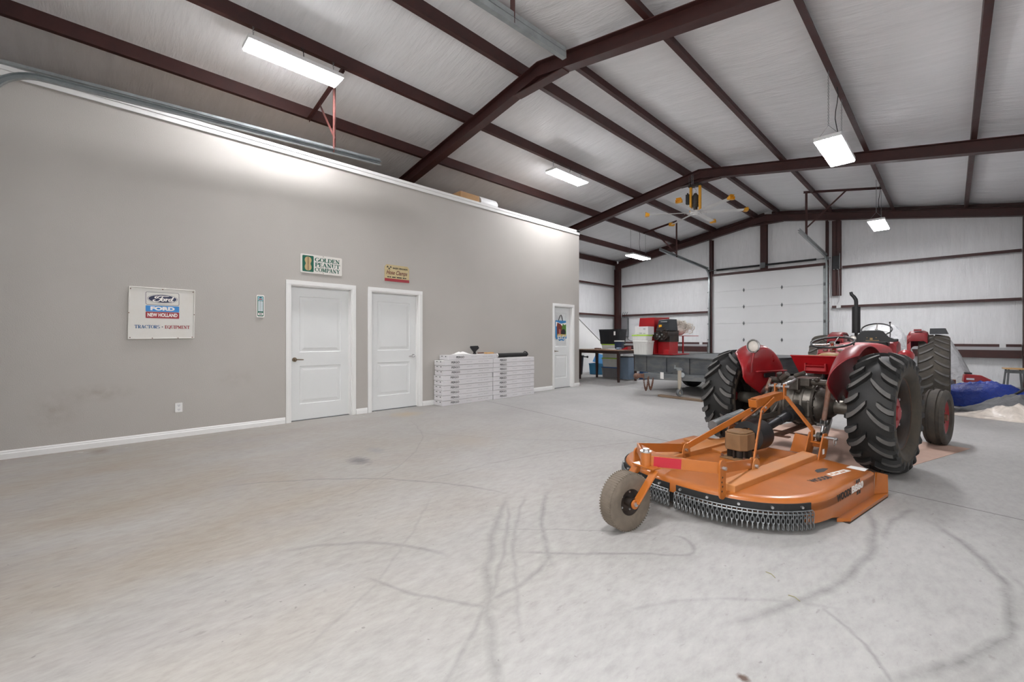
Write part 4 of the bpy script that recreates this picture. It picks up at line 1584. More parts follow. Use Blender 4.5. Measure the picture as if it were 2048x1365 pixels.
# side skirts with flared skids
for s in (1, -1):
    X = .07 + s * .77
    b = MB()
    path = [(X, -.93)] + [(X, -1.2), (X, -1.5), (X, -1.67)] + [p if s > 0 else (.14 - p[0], p[1]) for p in deck_outline()[1:6]]
    rows = []
    for (x, y) in path:
        zb = .028 if y > -1.72 else .05
        rows.append([(x, y, zb), (x, y, .185), (x - s * .008, y, .185), (x - s * .008, y, zb)])
    b.grid(rows, 0, True)
    # front return plate
    b.box(min(X, X - s * .12), max(X, X - s * .12), -.935, -.925, .03, .2)
    mp(b, 'side_skirt', M['orange'], smooth=40)
    b = MB()
    pr_ = [(X, -1.70), (X + s * .055, -1.62), (X + s * .055, -.80), (X + s * .02, -.78), (X, -.90)]
    b.prism(pr_ if s > 0 else pr_[::-1], .004, .028)
    b.add([(X, -.92, .03), (X + s * .055, -.80, .03), (X + s * .05, -.79, .17), (X + s * .012, -.90, .2), (X, -.925, .03), (X + s * .05, -.81, .03), (X + s * .045, -.80, .17), (X, -.91, .2)], [(0, 1, 2, 3), (7, 6, 5, 4), (0, 4, 5, 1), (1, 5, 6, 2), (2, 6, 7, 3)])
    sk = mp(b, 'skid_shoe', M['orange'], bev=.003)
    b = MB()
    b.box(min(X, X + s * .058), max(X, X + s * .058), -1.66, -.82, 0, .006)
    b.build('worn_edge', M['rim_dark'], sk)
# ribs on deck
for u0, u1 in ((.355, .462), (-.32, -.215)):
    b = MB()
    vs = [(u0, -2.31, .217), (u1, -2.31, .217), (u1, -.95, .217), (u0, -.95, .217), (u0, -2.31, .272), (u1, -2.31, .262), (u1, -.95, .262), (u0, -.95, .272)]
    b.add(vs, [(4, 5, 6, 7), (0, 1, 5, 4), (1, 2, 6, 5), (2, 3, 7, 6), (3, 0, 4, 7)])
    mp(b, 'deck_rib', M['orange_dusty'], bev=.005)
b = MB()
b.add([(-.6, -1.25, .2215), (-.1, -1.45, .2215), (-.1, -1.25, .2215), (-.5, -1.05, .2215), (-.6, -1.25, .24), (-.1, -1.45, .24), (-.1, -1.25, .24), (-.5, -1.05, .24)], [(4, 5, 6, 7), (0, 1, 5, 4), (1, 2, 6, 5), (2, 3, 7, 6), (3, 0, 4, 7)])
mp(b, 'deck_stiffener', M['orange_dusty'], bev=.003)

# chain guard
arc = deck_outline(-.006)


def arc_pts(u0, u1, n):
    """Points along the rear of the deck from u0 down to u1, evenly spaced."""
    out = [p for p in deck_outline(-.004, 400)[:401]]
    seg = []
    rear = [p for p in out if p[1] < -1.9]
    sel = [p for p in rear if min(u0, u1) <= p[0] <= max(u0, u1)]
    L = [0]
    for a, c in zip(sel[:-1], sel[1:]):
        L.append(L[-1] + math.hypot(c[0] - a[0], c[1] - a[1]))
    res = []
    k = 0
    for i in range(n):
        d = L[-1] * i / (n - 1)
        while k < len(L) - 2 and L[k + 1] < d:
            k += 1
        t = (d - L[k]) / max(1e-9, L[k + 1] - L[k])
        a, c = sel[k], sel[k + 1]
        p = (a[0] + (c[0] - a[0]) * t, a[1] + (c[1] - a[1]) * t)
        res.append((p[0], p[1], math.atan2(c[1] - a[1], c[0] - a[0])))
    return res


strand = MB()
for i in range(3):
    zc = .012 - .0365 * (i + .5)
    pts = []
    for q in range(12):
        a = 2 * PI * q / 12
        w_, h_ = .0100 * math.cos(a), .0225 * math.copysign(abs(math.sin(a)) ** .7, math.sin(a))
        pts.append((w_ if i % 2 else 0, 0 if i % 2 else w_, zc + h_))
    strand.tube(pts, .0034, 6, True)
smesh = None
for u0, u1, n in ((.80, .095, 31), (.045, -.66, 31)):
    A = arc_pts(u0, u1, 24)
    b = MB()
    rows = []
    for (x, y, a) in A:
        nx, ny = -math.sin(a), math.cos(a)
        # outward is away from the deck centre
        if nx * (x - .07) + ny * (y + 1.6) < 0:
            nx, ny = -nx, -ny
        rows.append([(x - nx * .004, y - ny * .004, .192), (x + nx * .004, y + ny * .004, .192), (x + nx * .004, y + ny * .004, .135), (x - nx * .004, y - ny * .004, .135)])
    b.grid(rows, 0, True)
    g = mp(b, 'chain_guard', M['black_matte'])
    fl = MB()
    fl.grid([[(x - .05 * (x - .07) / max(.2, math.hypot(x - .07, y + 1.6)), y - .05 * (y + 1.6) / max(.2, math.hypot(x - .07, y + 1.6)), z) for z in (.17, .045)] for x, y, a in A])
    fo = fl.build('shade_backing', M['black_matte'], g)  # black sheet standing in for the shade under the deck behind the chains
    fo.modifiers.new('t', 'SOLIDIFY').thickness = .008
    # rails
    rl = MB()
    for z in (.148, .128):
        rl.tube([(x + .014 * (x - .07) / max(.2, math.hypot(x - .07, y + 1.6)), y + .014 * (y + 1.6) / max(.2, math.hypot(x - .07, y + 1.6)), z) for x, y, a in A], .0042 if z > .13 else .006, 6)
    rl.build('guard_rail', M['chain'], g, smooth=50)
    for x, y, a in A[2::5]:
        bl = MB()
        d = V((x - .07, y + 1.6, 0)).normalized()
        bl.cyl(V((x, y, .172)), V((x, y, .172)) + d * .02, .009, n=8)
        bl.build('guard_bolt', M['zinc'], g)
    for x, y, a in arc_pts(u0, u1, n):
        d = V((x - .07, y + 1.6, 0)).normalized()
        if smesh is None:
            o = strand.build('guard_chain', M['chain'], g, smooth=60)
            smesh = o.data
        else:
            o = link('guard_chain', smesh, g)
        o.location = (x + d.x * .016, y + d.y * .016, .130)
        o.rotation_euler = (0, 0, a)
# tail beams, brackets, kingpin
KP = V((.085, -2.745, .42))
for s, kx, lx in ((1, .435, .345), (-1, -.225, -.235)):
    b = MB()
    b.bar(KP + V((s * .02, 0, 0)), (kx, -2.445, .40), .012, .075)
    b.bar((kx, -2.45, .40), (lx, -1.83, .305), .012, .07)
    tb = mp(b, 'tail_beam', M['orange'], bev=.002)
    if s > 0:
        d = V((kx, -2.445, 0)) - V((KP.x + .02, KP.y, 0))
        d.normalize()
        nrm = V((d.y, -d.x, 0))
        c0, c1 = KP + V((.02, 0, -.0)) + d * .03 + nrm * .0068, KP + V((.02, 0, -.008)) + d * .205 + nrm * .0068
        r = MB()
        r.bar(c0, c1, .002, .066)
        r.build('red_reflector', pmat('red_reflective_tape', '#a8142a', .35), tb)
    # bracket plate standing on the rear rim
    b = MB()
    hh = .26 if s > 0 else .20
    pp = rrect(.07, hh, .034, 6)
    b.prism(pp, -.006, .006, Matrix.Translation((kx - .006 + s * .012, -2.43, .195 + hh / 2)) @ ONX)
    br = mp(b, 'adjusting_bracket', M['orange'])
    hb = MB()
    for k in range(4 if s > 0 else 2):
        hb.cyl((kx - .006 + s * .0185, -2.445 + .008 * (k % 2), .25 + .03 * k), (kx - .006 + s * .0195, -2.445 + .008 * (k % 2), .25 + .03 * k), .007, n=10)
    hb.build('bolt_hole', M['black'], br)
    hb = MB()
    hb.cyl((kx - .02, -2.43, .365 + (.035 if s > 0 else 0)), (kx + .034, -2.43, .365 + (.035 if s > 0 else 0)), .012, n=10)
    hb.build('bolt', M['zinc'], br)
    # lug where beam and brace meet on the deck
    b = MB()
    lug = [(-.055, -.05), (.075, -.05), (.055, .05), (.03, .075), (-.005, .08), (-.035, .06), (-.05, .02)]
    for dx in (-.016, .016):
        b.prism(lug, -.004, .004, Matrix.Translation((lx + dx, -1.81, .265)) @ ONX)
    lg = mp(b, 'deck_lug', M['orange_dusty'], bev=.002)
    hb = MB()
    hb.cyl((lx - .04, -1.82, .29), (lx + .04, -1.82, .29), .013, n=10)
    hb.build('bolt', M['zinc'], lg)
# gusset
b = MB()
b.add([(.05, -2.72, .455), (.13, -2.72, .455), (.36, -2.50, .437), (.10, -2.62, .445), (-.17, -2.47, .437), (.05, -2.72, .447), (.13, -2.72, .447), (.36, -2.50, .429), (.10, -2.62, .437), (-.17, -2.47, .429)],
      [(0, 1, 2, 3), (0, 3, 4), (8, 7, 6, 5), (9, 8, 5), (0, 5, 6, 1), (1, 6, 7, 2), (2, 7, 8, 3), (3, 8, 9, 4), (4, 9, 5, 0)])
mp(b, 'beam_gusset', M['orange'])
b = MB()
b.cyl((.085, -2.75, .365), (.085, -2.75, .478), .036, n=20)
kp = mp(b, 'kingpin_housing', M['orange'], smooth=40)
b = MB()
b.cyl((.085, -2.75, .478), (.085, -2.75, .486), .038, n=20).cyl((.085, -2.75, .486), (.085, -2.75, .502), .022, n=6)
b.build('kingpin_cap', M['chrome'], kp)
# fork and tail wheel, swung slightly
fk = MB()
FR = Matrix.Translation((.085, -2.75, 0)) @ Matrix.Rotation(math.radians(-5), 4, 'Z')
for s in (-1, 1):
    fk.bar(FR @ V((s * .082, -.005, .372)), FR @ V((s * .082, -.185, .187)), .012, .062, up=(0, 1, 1))
    fk.cyl(FR @ V((s * .076, -.19, .185)), FR @ V((s * .088, -.19, .185)), .031, n=20)
fk.bar(FR @ V((-.09, .0, .384)), FR @ V((.09, .0, .384)), .075, .012)
mp(fk, 'wheel_fork', M['orange'], bev=.003)
tw = MB()
R_, W_ = .185, .105
profw = [(-.045, .085), (-.05, .105), (-.0525, .165), (-.046, .180), (-.03, R_), (.03, R_), (.046, .180), (.0525, .165), (.05, .105), (.045, .085)]
tw.lathe(profw, 56)
for k in range(64):
    a = 2 * PI * k / 64
    tw.box(-.049, .049, -.0026, .0026, R_ - .006, R_ + .0015, M=Matrix.Rotation(a, 4, 'X'))
wheel = tw.build('tail_wheel', M['laminated'], mow, smooth=35, loc=MO + FR @ V((0, -.19, .1865)), rot=(0, 0, math.radians(-5)))
b = MB()
b.lathe([(-.045, .086), (-.047, .105), (-.04, .107), (-.035, .09), (-.012, .07), (-.012, .03)], 36)
b.lathe([(.045, .086), (.047, .105), (.04, .107), (.035, .09), (.012, .07), (.012, .03)], 36)
b.cyl((-.07, 0, 0), (.07, 0, 0), .03, n=18)
b.build('wheel_rim', M['rim_dark'], wheel, smooth=40)
b = MB()
b.cyl((-.096, 0, 0), (.096, 0, 0), .015, n=12)
for k in range(5):
    a = 2 * PI * k / 5
    b.cyl((.010, .06 * math.cos(a), .06 * math.sin(a)), (.02, .06 * math.cos(a), .06 * math.sin(a)), .007, n=6)
b.build('axle_bolt', M['zinc'], wheel)
# gearbox
gb = MB()
gb.box(-.05, .165, -1.57, -1.32, .221, .236)
base = mp(gb, 'gearbox_base', M['gearbox'], bev=.003)
b = MB()
for x in (-.035, .15):
    for y in (-1.555, -1.335):
        b.cyl((x, y, .236), (x, y, .256), .012, n=6)
b.build('bolt', M['rust'], base)
b = MB()
b.cyl((.058, -1.445, .236), (.058, -1.445, .31), .07, n=20)
for k in range(8):
    a = 2 * PI * k / 8
    b.box(-.006, .006, .05, .1, .236, .31, M=Matrix.Translation((.058, -1.445, 0)) @ Matrix.Rotation(a, 4, 'Z'))
mp(b, 'gearbox_neck', M['rim_dark'])
b = MB()
oc = [(-.095, -.06), (-.06, -.115), (.06, -.115), (.095, -.06), (.095, .07), (.06, .115), (-.06, .115), (-.095, .07)]
b.prism(oc, .305, .445, Matrix.Translation((.058, -1.445, 0)))
b.prism([(x * .9, y * .9) for x, y in oc], .445, .458, Matrix.Translation((.058, -1.445, 0)))
mp(b, 'gearbox_case', M['gearbox'], bev=.012)
# bell shield, driveline
RYM = Matrix.Translation((.07, 0, .395)) @ Matrix.Rotation(PI / 2, 4, 'Z')
b = MB()
b.lathe([(-1.34, .075), (-1.33, .13), (-1.14, .135), (-1.125, .12), (-1.125, .105), (-1.14, .11), (-1.32, .11)], 36, RYM)
mp(b, 'bell_shield', M['black'], smooth=40)
b = MB()
b.cyl((.068, -1.33, .395), (.068, -1.10, .41), .05, n=18)
b.cyl((.068, -1.12, .41), (.05, -.60, .47), .038, .036, n=20)
b.cyl((.053, -.70, .458), (.047, -.42, .492), .043, n=20)
mp(b, 'driveline', M['tote_black'], smooth=40)
b = MB()
b.cyl((.049, -.50, .483), (.045, -.30, .508), .062, .082, n=24)
mp(b, 'driveline_shield', M['black_matte'], smooth=40)
# mast and braces
b = MB()
for u in (.035, .095):
    b.bar((u, -1.225, .672), (u, -.72, .705), .012, .07)
b.bar((.065, -1.235, .67), (.065, -1.225, .672), .07, .07)
b.bar((.065, -1.20, .71), (.065, -.74, .739), .07, .008)
mp(b, 'mast_beam', M['orange'], bev=.002)
for u in (.028, .108):
    b = MB()
    b.bar((u, -.70, .67), (u, -.70, .815), .05, .012, up=(1, 0, 0))
    mp(b, 'mast_clevis', M['orange'], bev=.003)
b = MB()
b.cyl((-.02, -.70, .79), (.15, -.70, .79), .013, n=10).cyl((-.035, -.70, .79), (-.02, -.70, .79), .02, n=6)
mp(b, 'clevis_pin', M['zinc'])
for s, hx in ((1, .375), (-1, -.235)):
    b = MB()
    b.bar((.07 + s * .045, -.70, .70), (hx, -.79, .43), .014, .055, up=(0, 1, 0))
    b.bar((hx, -.79, .435), (hx, -.79, .345), .014, .055, up=(0, 1, 0))
    mp(b, 'mast_leg', M['orange'], bev=.002)
for s, lx in ((1, .345), (-1, -.235)):
    b = MB()
    p1 = V((.07 + s * .045, -1.175, .60))
    b.bar((lx, -1.81, .30), p1, .012, .05)
    b.bar(p1, (.07 + s * .045, -.93, .69), .012, .05)
    br = mp(b, 'deck_brace', M['orange'], bev=.002)
    c = MB()
    c.cyl(p1 + V((-.015, 0, 0)), p1 + V((.015, 0, 0)), .012, n=8)
    c.cyl(p1 + V((-.015, .06, .03)), p1 + V((.015, .06, .03)), .012, n=8)
    c.build('bolt', M['zinc'], br)
for s, hx in ((1, .365), (-1, -.225)):
    for du in (0, s * .105):
        b = MB()
        lp = [(-.13, -.04), (.02, -.04), (.075, .04), (.085, .12), (.055, .165), (-.01, .17), (-.06, .10)]
        b.prism(lp, -.006, .006, Matrix.Translation((hx + du, -.83, .255)) @ ONX)
        mp(b, 'hitch_plate', M['orange'], bev=.002)
    b = MB()
    b.box(min(hx, hx + s * .105), max(hx, hx + s * .105), -.835, -.785, .332, .344)
    b.box(min(hx, hx + s * .105), max(hx, hx + s * .105), -.79, -.783, .29, .344)
    mp(b, 'hitch_spacer', M['orange'])
    b = MB()
    b.cyl((hx - s * .03, -.785, .385), (hx + s * .19, -.785, .385), .013, n=10)
    ring = [(hx + s * .17 + .0, -.785 + .028 * math.cos(q * PI / 6), .36 + .03 * math.sin(q * PI / 6)) for q in range(12)]
    b.tube(ring, .003, 6, True)
    mp(b, 'hitch_pin', M['zinc'])
    b = MB()
    b.add([(hx - s * .17, -.80, .215), (hx - s * .02, -.80, .215), (hx - s * .02, -.745, .36), (hx - s * .15, -.745, .375), (hx - s * .17, -.805, .215), (hx - s * .02, -.805, .215), (hx - s * .02, -.75, .36), (hx - s * .15, -.75, .375)], [(0, 1, 2, 3), (7, 6, 5, 4), (0, 4, 5, 1), (1, 5, 6, 2), (2, 6, 7, 3), (3, 7, 4, 0)])
    mp(b, 'guard_plate', M['orange'])
# manual tube
b = MB()
b.cyl((-.30, -1.245, .418), (-.30, -.69, .478), .046, n=22).cyl((-.30, -.95, .449), (-.30, -.93, .452), .05, n=22)
mp(b, 'manual_tube', M['galv_dull'], smooth=40)
# decals
dk = mp(MB().box(.8405, .8412, -1.18, -1.14, .2, .206), 'side_marks', M['ink'])
b = MB()
for y, z in ((-1.315, .203), (-1.27, .203), (-1.30, .118), (-1.255, .118)):
    b.box(.8405, .8412, y - .016, y + .016, z - .012, z + .012)
b.build('square_marks', M['ink'], mow, loc=MO)
bpy.data.objects.remove(dk)
put_text('WOODS', mow, M['ink'], MO + V((.841, -1.565, .158)), .066, bold=.003, fit=.27)
put_text('BB60', mow, I_WHITE, MO + V((.841, -1.30, .160)), .066, bold=.003, fit=.24)
TOPB = Matrix(((.15, -.989, 0, 0), (.989, .15, 0, 0), (0, 0, 1, 0), (0, 0, 0, 1)))
put_text('WOODS', mow, M['ink'], MO + V((.685, -1.53, .2215)), .066, bold=.003, base=TOPB, fit=.24)
b = MB()
b.prism([(-.13, -.025), (.14, -.02), (.13, .028), (-.12, .024)], 0, .0006, TOPB)
b.build('torn_white_decal', I_WHITE, mow, loc=MO + V((.705, -1.24, .2212)))
b = MB()
for k, (x, y, w_) in enumerate(((-.09, .004, .018), (-.06, -.006, .012), (-.02, .002, .02), (.03, -.004, .016), (.075, .003, .02))):
    b.prism([(x - w_, y - .008), (x + w_ * .6, y - .012), (x + w_, y + .006), (x - w_ * .5, y + .011)], 0, .0004, TOPB)
b.build('worn_patches', M['orange_dusty'], mow, loc=MO + V((.705, -1.24, .2219)))
b = MB()
b.prism([(-.09, -.02), (-.02, -.03), (.1, .0), (.07, .025), (-.01, .03), (-.06, .015)], 0, .0006, TOPB)
b.build('dark_emblem_decal', M['ink'], mow, loc=MO + V((.605, -1.28, .2212)))
b = MB()
b.prism([(-.055, -.045), (.065, -.05), (.06, .05), (-.05, .045)], 0, .0006)
b.build('warning_label', M['paper'], mow, loc=MO + V((.745, -.985, .2212)))
b = MB()
b.prism([(-.02, -.022), (.02, -.022), (.02, .022), (-.02, .022)], 0, .0006, ONX)
b.build('hitch_label', M['paper'], mow, loc=MO + V((.477, -.86, .275)))
# ================================================================= tractors
def ag_tyre(R, W, rim, nl, lh, worn=.0, lw=.046, sweep=.25, alt=True):
    """Lugged drive tyre about the X axis, forward is +Y at the top."""
    b = MB()
    R0 = R - lh
    hw = W / 2
    drop = .036

    def prof_at(q):
        """q 0 centre .. 1 shoulder .. 1.6 down the sidewall -> (x, r)."""
        if q <= 1:
            return hw * .93 * q, R0 - drop * q * q
        t = (q - 1) / .6
        return hw * (.93 + .07 * math.sin(t * PI / 2)), R0 - drop - .075 * t
    side = [(rim, hw * .62), (rim + .015, hw * .78), (rim + .05, hw * .95), (rim + (R0 - rim) * .5, hw * 1.0), (R0 - drop - .07, hw * 1.0), (R0 - drop - .03, hw * .985), (R0 - drop, hw * .93), (R0 - drop * .52, hw * .72), (R0 - drop * .2, hw * .45), (R0, 0)]
    prof = [(-x, r) for r, x in side] + [(x, r) for r, x in side[::-1][1:]]
    b.lathe(prof, 64)
    K1 = len(prof) - 1
    for q in range(len(b.m)):
        if q % K1 < 5 or q % K1 >= K1 - 5:
            b.m[q] = 2
    for s in (-1, 1):
        for i in range(nl):
            ph0 = 2 * PI * (i + (.5 if s > 0 else 0)) / nl
            q0 = .04 if not alt or i % 2 else .42
            rows = []
            K = 9
            for k in range(K + 1):
                q = q0 + (1.42 - q0) * k / K
                qq = abs(q)
                x, r = prof_at(qq)
                x = s * (x if q >= 0 else -x)
                ph = ph0 + sweep * (1 - (1 - min(1, max(q, -.1))) ** 1.5) if q < 1 else ph0 + sweep + .04 * (q - 1)
                taper = 1 if q < .95 else max(.10, 1 - (q - .95) / .47 * .9)
                hgt = lh * (taper if q < 1.5 else .1)
                ox = s * hgt * (0 if q <= 1 else .55)
                w0, w1 = lw * .86 / R, lw * .48 / R * (1 if q < 1 else .9)
                if k == 0:
                    w0, w1 = w0 * .75, w1 * .6
                row = []
                for dph, up in ((-w0, 0), (-w1, 1), (w1, 1), (w0, 0)):
                    rr = r + (hgt if up else -.006)
                    if q > 1 and up:
                        rr = r + hgt * (1 - (q - 1) * .9)
                    row.append((x + (ox if up else 0), rr * math.cos(ph + dph + PI * 0), rr * math.sin(ph + dph)))
                rows.append(row)
            n = len(rows)
            vs = [p for r in rows for p in r]
            for r_ in range(n - 1):
                o = len(b.v)
            base = len(b.v)
            for p in vs:
                b.v.append(tuple(p))
            for r_ in range(n - 1):
                for c in range(3):
                    b.f.append((base + r_ * 4 + c, base + r_ * 4 + c + 1, base + (r_ + 1) * 4 + c + 1, base + (r_ + 1) * 4 + c))
                    b.m.append(1 if c == 1 and r_ < 6 else 0)
            b.f.append((base, base + 1, base + 2, base + 3))
            b.m.append(0)
            e = base + (n - 1) * 4
            b.f.append((e + 3, e + 2, e + 1, e))
            b.m.append(0)
    return b


def rear_wheel(root, u, z, R, W, s, mats, disc='red', nl=19, lh=.034, rim=.335, loc_v=0, lw=.046, sweep=.27, alt=True):
    """s is +1 on the right side; the disc sits inboard."""
    t = ag_tyre(R, W, rim, nl, lh, lw=lw, sweep=sweep, alt=alt)
    w = t.build('rear_wheel', mats, root, smooth=30, loc=(u, loc_v, z))
    b = MB()
    hw = W / 2 * .66
    b.lathe([(-hw, rim - .005), (-hw, rim + .018), (-hw + .012, rim + .016), (-hw + .02, rim - .02), (-hw * .45, rim - .045), (hw * .45, rim - .045), (hw - .02, rim - .02), (hw - .012, rim + .016), (hw, rim + .018), (hw, rim - .005), (hw - .02, rim - .03), (hw * .45, rim - .055), (-hw * .45, rim - .055), (-hw + .02, rim - .03)], 56)
    for k in range(4):
        a = PI / 4 + PI / 2 * k
        b.box(-.03, .03, -.03, .03, rim - .11, rim - .04, M=Matrix.Rotation(a, 4, 'X'))
    b.build('rim', M['rim_dark'], w, smooth=40)
    b = MB()
    for sx in (-1, 1):
        b.lathe([(sx * hw, rim - .006), (sx * (hw + .004), rim + .006), (sx * (hw + .002), rim + .019), (sx * (hw - .012), rim + .017)], 56)
    b.build('rim_lip', M['rim_lip'], w, smooth=60)
    b = MB()
    d = s * .03
    b.lathe([(d - .01, .05), (d - .01, .2), (d - s * .05, .25), (d - s * .05, rim - .055), (d - s * .04, rim - .055), (d - s * .04, .25), (d + .002, .205), (d + .002, .05)], 48)
    b.build('wheel_plate', M['plate_black'], w, smooth=40)
    b = MB()
    b.lathe([(d, .0), (d, .20), (d + s * .022, .195), (d + s * .03, .15), (d + s * .045, .14), (d + s * .05, .07), (d + s * .07, .06), (d + s * .07, .0)], 40)
    hub = b.build('wheel_hub', M[disc], w, smooth=35)
    b = MB()
    for k in range(8):
        a = 2 * PI * k / 8
        b.cyl((d + s * .02, .165 * math.cos(a), .165 * math.sin(a)), (d + s * .045, .165 * math.cos(a), .165 * math.sin(a)), .013, n=6)
    b.build('wheel_nut', M['zinc'], w)
    return w


trc = thing('farm_tractor', 'red vintage farm tractor hitched to the orange mower', 'tractor', TO, TA, 'red farm tractors')


def tp(b, name, m, parent=None, **k):
    return b.build(name, m, parent or trc, **k)


RZc = .56
for s in (1, -1):
    rear_wheel(trc, s * .685, RZc, .56, .335, s, [M['rubber'], M['lug'], M['sidewall']], 'red_dusty', 24, .038, .325)
# axle and transmission
XM = Matrix.Identity(4)
b = MB()
b.lathe([(-.26, .05), (-.26, .15), (-.24, .195), (-.18, .2), (.10, .2), (.13, .19), (.15, .19)], 40, Matrix.Translation((0, -.02, RZc)))
for x in (-.18, -.10, -.02, .06):
    b.lathe([(x - .012, .19), (x - .008, .212), (x + .008, .212), (x + .012, .19)], 40, Matrix.Translation((0, -.02, RZc)))
tp(b, 'axle_centre_housing', M['castgrey'], smooth=40)
b = MB()
b.lathe([(.14, .05), (.14, .215), (.165, .215), (.165, .18), (.20, .17), (.26, .12), (.30, .085), (.30, .0)], 40, Matrix.Translation((0, -.02, RZc)))
for k in range(14):
    a = 2 * PI * k / 14
    b.cyl((.165, -.02 + .2 * math.cos(a), RZc + .2 * math.sin(a)), (.178, -.02 + .2 * math.cos(a), RZc + .2 * math.sin(a)), .009, n=6)
tp(b, 'axle_trumpet', M['grease'], smooth=40)
b = MB()
b.lathe([(-.14, .05), (-.25, .2), (-.27, .2), (-.30, .085), (-.30, .0)], 32, Matrix.Translation((0, -.02, RZc)))
tp(b, 'axle_trumpet', M['grease'], smooth=40)
for s in (1, -1):
    b = MB()
    b.cyl((s * .29, -.02, RZc), (s * .66, -.0, RZc), .07, .062, n=22)
    tp(b, 'axle_tube', M['castgrey'], smooth=40)
b = MB()
b.box(-.17, .17, .05, .95, .42, .78)
b.box(-.15, .15, -.12, .25, .72, .80)
b.cyl((0, .5, .6), (0, 1.2, .62), .2, .19, n=20)
b.box(-.14, .14, -.22, -.1, .44, .62)
b.cyl((.045, -.2, .51), (.045, -.275, .51), .045, n=14)
tp(b, 'transmission', M['grease'], bev=.02)
b = MB()
b.box(-.15, .15, .9, 1.95, .42, .86)
b.box(-.20, -.15, 1.05, 1.7, .5, .75).box(.15, .20, 1.05, 1.7, .5, .75)
b.box(-.11, .11, 1.1, 1.8, .34, .44)
tp(b, 'engine', M['grease'], bev=.015)
# hydraulic lift cover and arms
b = MB()
b.box(-.13, .13, -.2, .1, .76, .84).cyl((-.27, -.12, .80), (.30, -.12, .80), .032, n=14)
b.box(-.05, .05, -.26, -.16, .72, .84)
b.cyl((-.12, -.22, .82), (-.05, -.24, .88), .03, n=12).cyl((.0, -.2, .86), (.1, -.22, .90), .022, n=12)
b.cyl((-.16, -.14, .80), (-.16, -.18, .88), .028, n=12)
for q in range(6):
    b.sphere((rnd.uniform(-.2, .22), rnd.uniform(-.24, -.1), rnd.uniform(.70, .86)), rnd.uniform(.02, .04), 10, 6)
tp(b, 'lift_cover', M['grease'], bev=.006)
for s in (1, -1):
    b = MB()
    b.bar((s * .27, -.12, .80), (.335, -.34, .795) if s > 0 else (-.215, -.34, .70), .03, .05)
    tp(b, 'lift_arm', M['rust'], bev=.006)
    b = MB()
    top = V((.345, -.33, .79)) if s > 0 else V((-.21, -.33, .69))
    bot = V((s * .315, -.42, .345))
    m1 = top.lerp(bot, .35)
    m2 = top.lerp(bot, .72)
    b.cyl(top, m1, .024, .02, n=14).cyl(m1, m2, .021, n=14)
    lr = tp(b, 'lift_rod', M['rust'] if s > 0 else M['grease'], smooth=40)
    b = MB()
    for d in (-.016, .016):
        b.bar(m2 + V((d, 0, .01)), m2.lerp(bot, .45) + V((d, 0, 0)), .008, .03)
    b.cyl(m2.lerp(bot, .3), bot, .014, n=10)
    b.box(bot.x - .035, bot.x + .035, bot.y - .02, bot.y + .02, bot.z + .08, bot.z + .095)
    b.build('rod_fork', M['zinc'], lr)
    b = MB()
    b.bar((s * .22, .1, .42), (s * .36, -.45, .36), .022, .06)
    b.bar((s * .36, -.45, .36), (s * .42, -.74, .385), .022, .055)
    b.lathe([(s * .405, .018), (s * .405, .04), (s * .435, .04), (s * .435, .018), (s * .405, .018)], 20, Matrix.Translation((0, -.785, .385)))
    tp(b, 'lower_link', M['grease'], bev=.003)
b = MB()
b.tube([(-.30, -.45, .37), (-.2, -.30, .42), (-.17, -.22, .52), (-.15, -.2, .6)], .018, 8)
b.cyl((-.1, -.55, .40), (-.06, -.5, .42), .035, n=12)
b.sphere((-.20, -.60, .385), .03, 12, 8)
b.bar((-.42, -.62, .36), (-.1, -.35, .47), .02, .045)
tp(b, 'check_chain', M['grease'], smooth=40)
b = MB()
b.tube([(.066, -.674, .791), (.065, -.64, .795), (.06, -.58, .80)], [.02, .018, .014], 10)
b.cyl((.06, -.58, .80), (.045, -.40, .812), .02, n=14)
b.cyl((.045, -.40, .812), (.02, -.22, .83), .014, n=10)
b.lathe([(-.012, .017), (-.012, .03), (.012, .03), (.012, .017), (-.012, .017)], 20, Matrix.Translation((.068, -.70, .79)))
tp(b, 'top_link', M['zinc'], smooth=40)
b = MB()
b.bar((-.12, -.62, .30), (.12, -.62, .30), .05, .014)
b.bar((.0, -.6, .30), (.0, .2, .32), .07, .02)
b.bar((-.25, -.35, .29), (.3, -.33, .29), .04, .012)
tp(b, 'drawbar', M['rust'], bev=.003)
# seat
b = MB()
poly_lo = [(-.19, -.10), (.19, -.10), (.205, .22), (-.205, .22)]
poly_hi = [(-.245, -.19), (.245, -.19), (.235, .25), (-.235, .25)]
vs = [(x, y, .865) for x, y in poly_lo] + [(x, y, z) for (x, y), z in zip(poly_hi, (1.065, 1.065, .985, .985))]
vi = [(x * .95, y * .95 + .01, .885) for x, y in poly_lo] + [(x * .96, y * .96, z) for (x, y), z in zip(poly_hi, (1.063, 1.063, .983, .983))]
fs = [(3, 2, 1, 0), (0, 1, 5, 4), (1, 2, 6, 5), (2, 3, 7, 6), (3, 0, 4, 7)]
n0 = 8
b.add(vs + vi, fs + [tuple(n0 + q for q in f[::-1]) for f in fs] + [(4, 5, 13, 12), (5, 6, 14, 13), (6, 7, 15, 14), (7, 4, 12, 15)])
seat = tp(b, 'seat_pan', M['machine_red'], loc=(0, .5, -.012), bev=.012)
b = MB()
b.tube([(-.245, -.19, 1.065), (.245, -.19, 1.065)], .009, 8)
b.box(-.10, .10, -.20, -.16, .955, .965).box(-.105, -.09, -.20, -.15, .90, .985).box(.09, .105, -.20, -.15, .90, .985)
b.add([(-.095, -.185, .90), (.095, -.185, .90), (.095, -.165, .955), (-.095, -.165, .955)], [(0, 1, 2, 3)])
b.build('seat_bracket', M['machine_red'], seat, bev=.003)
b = MB()
b.box(-.18, .19, -.12, .2, .97, 1.045)
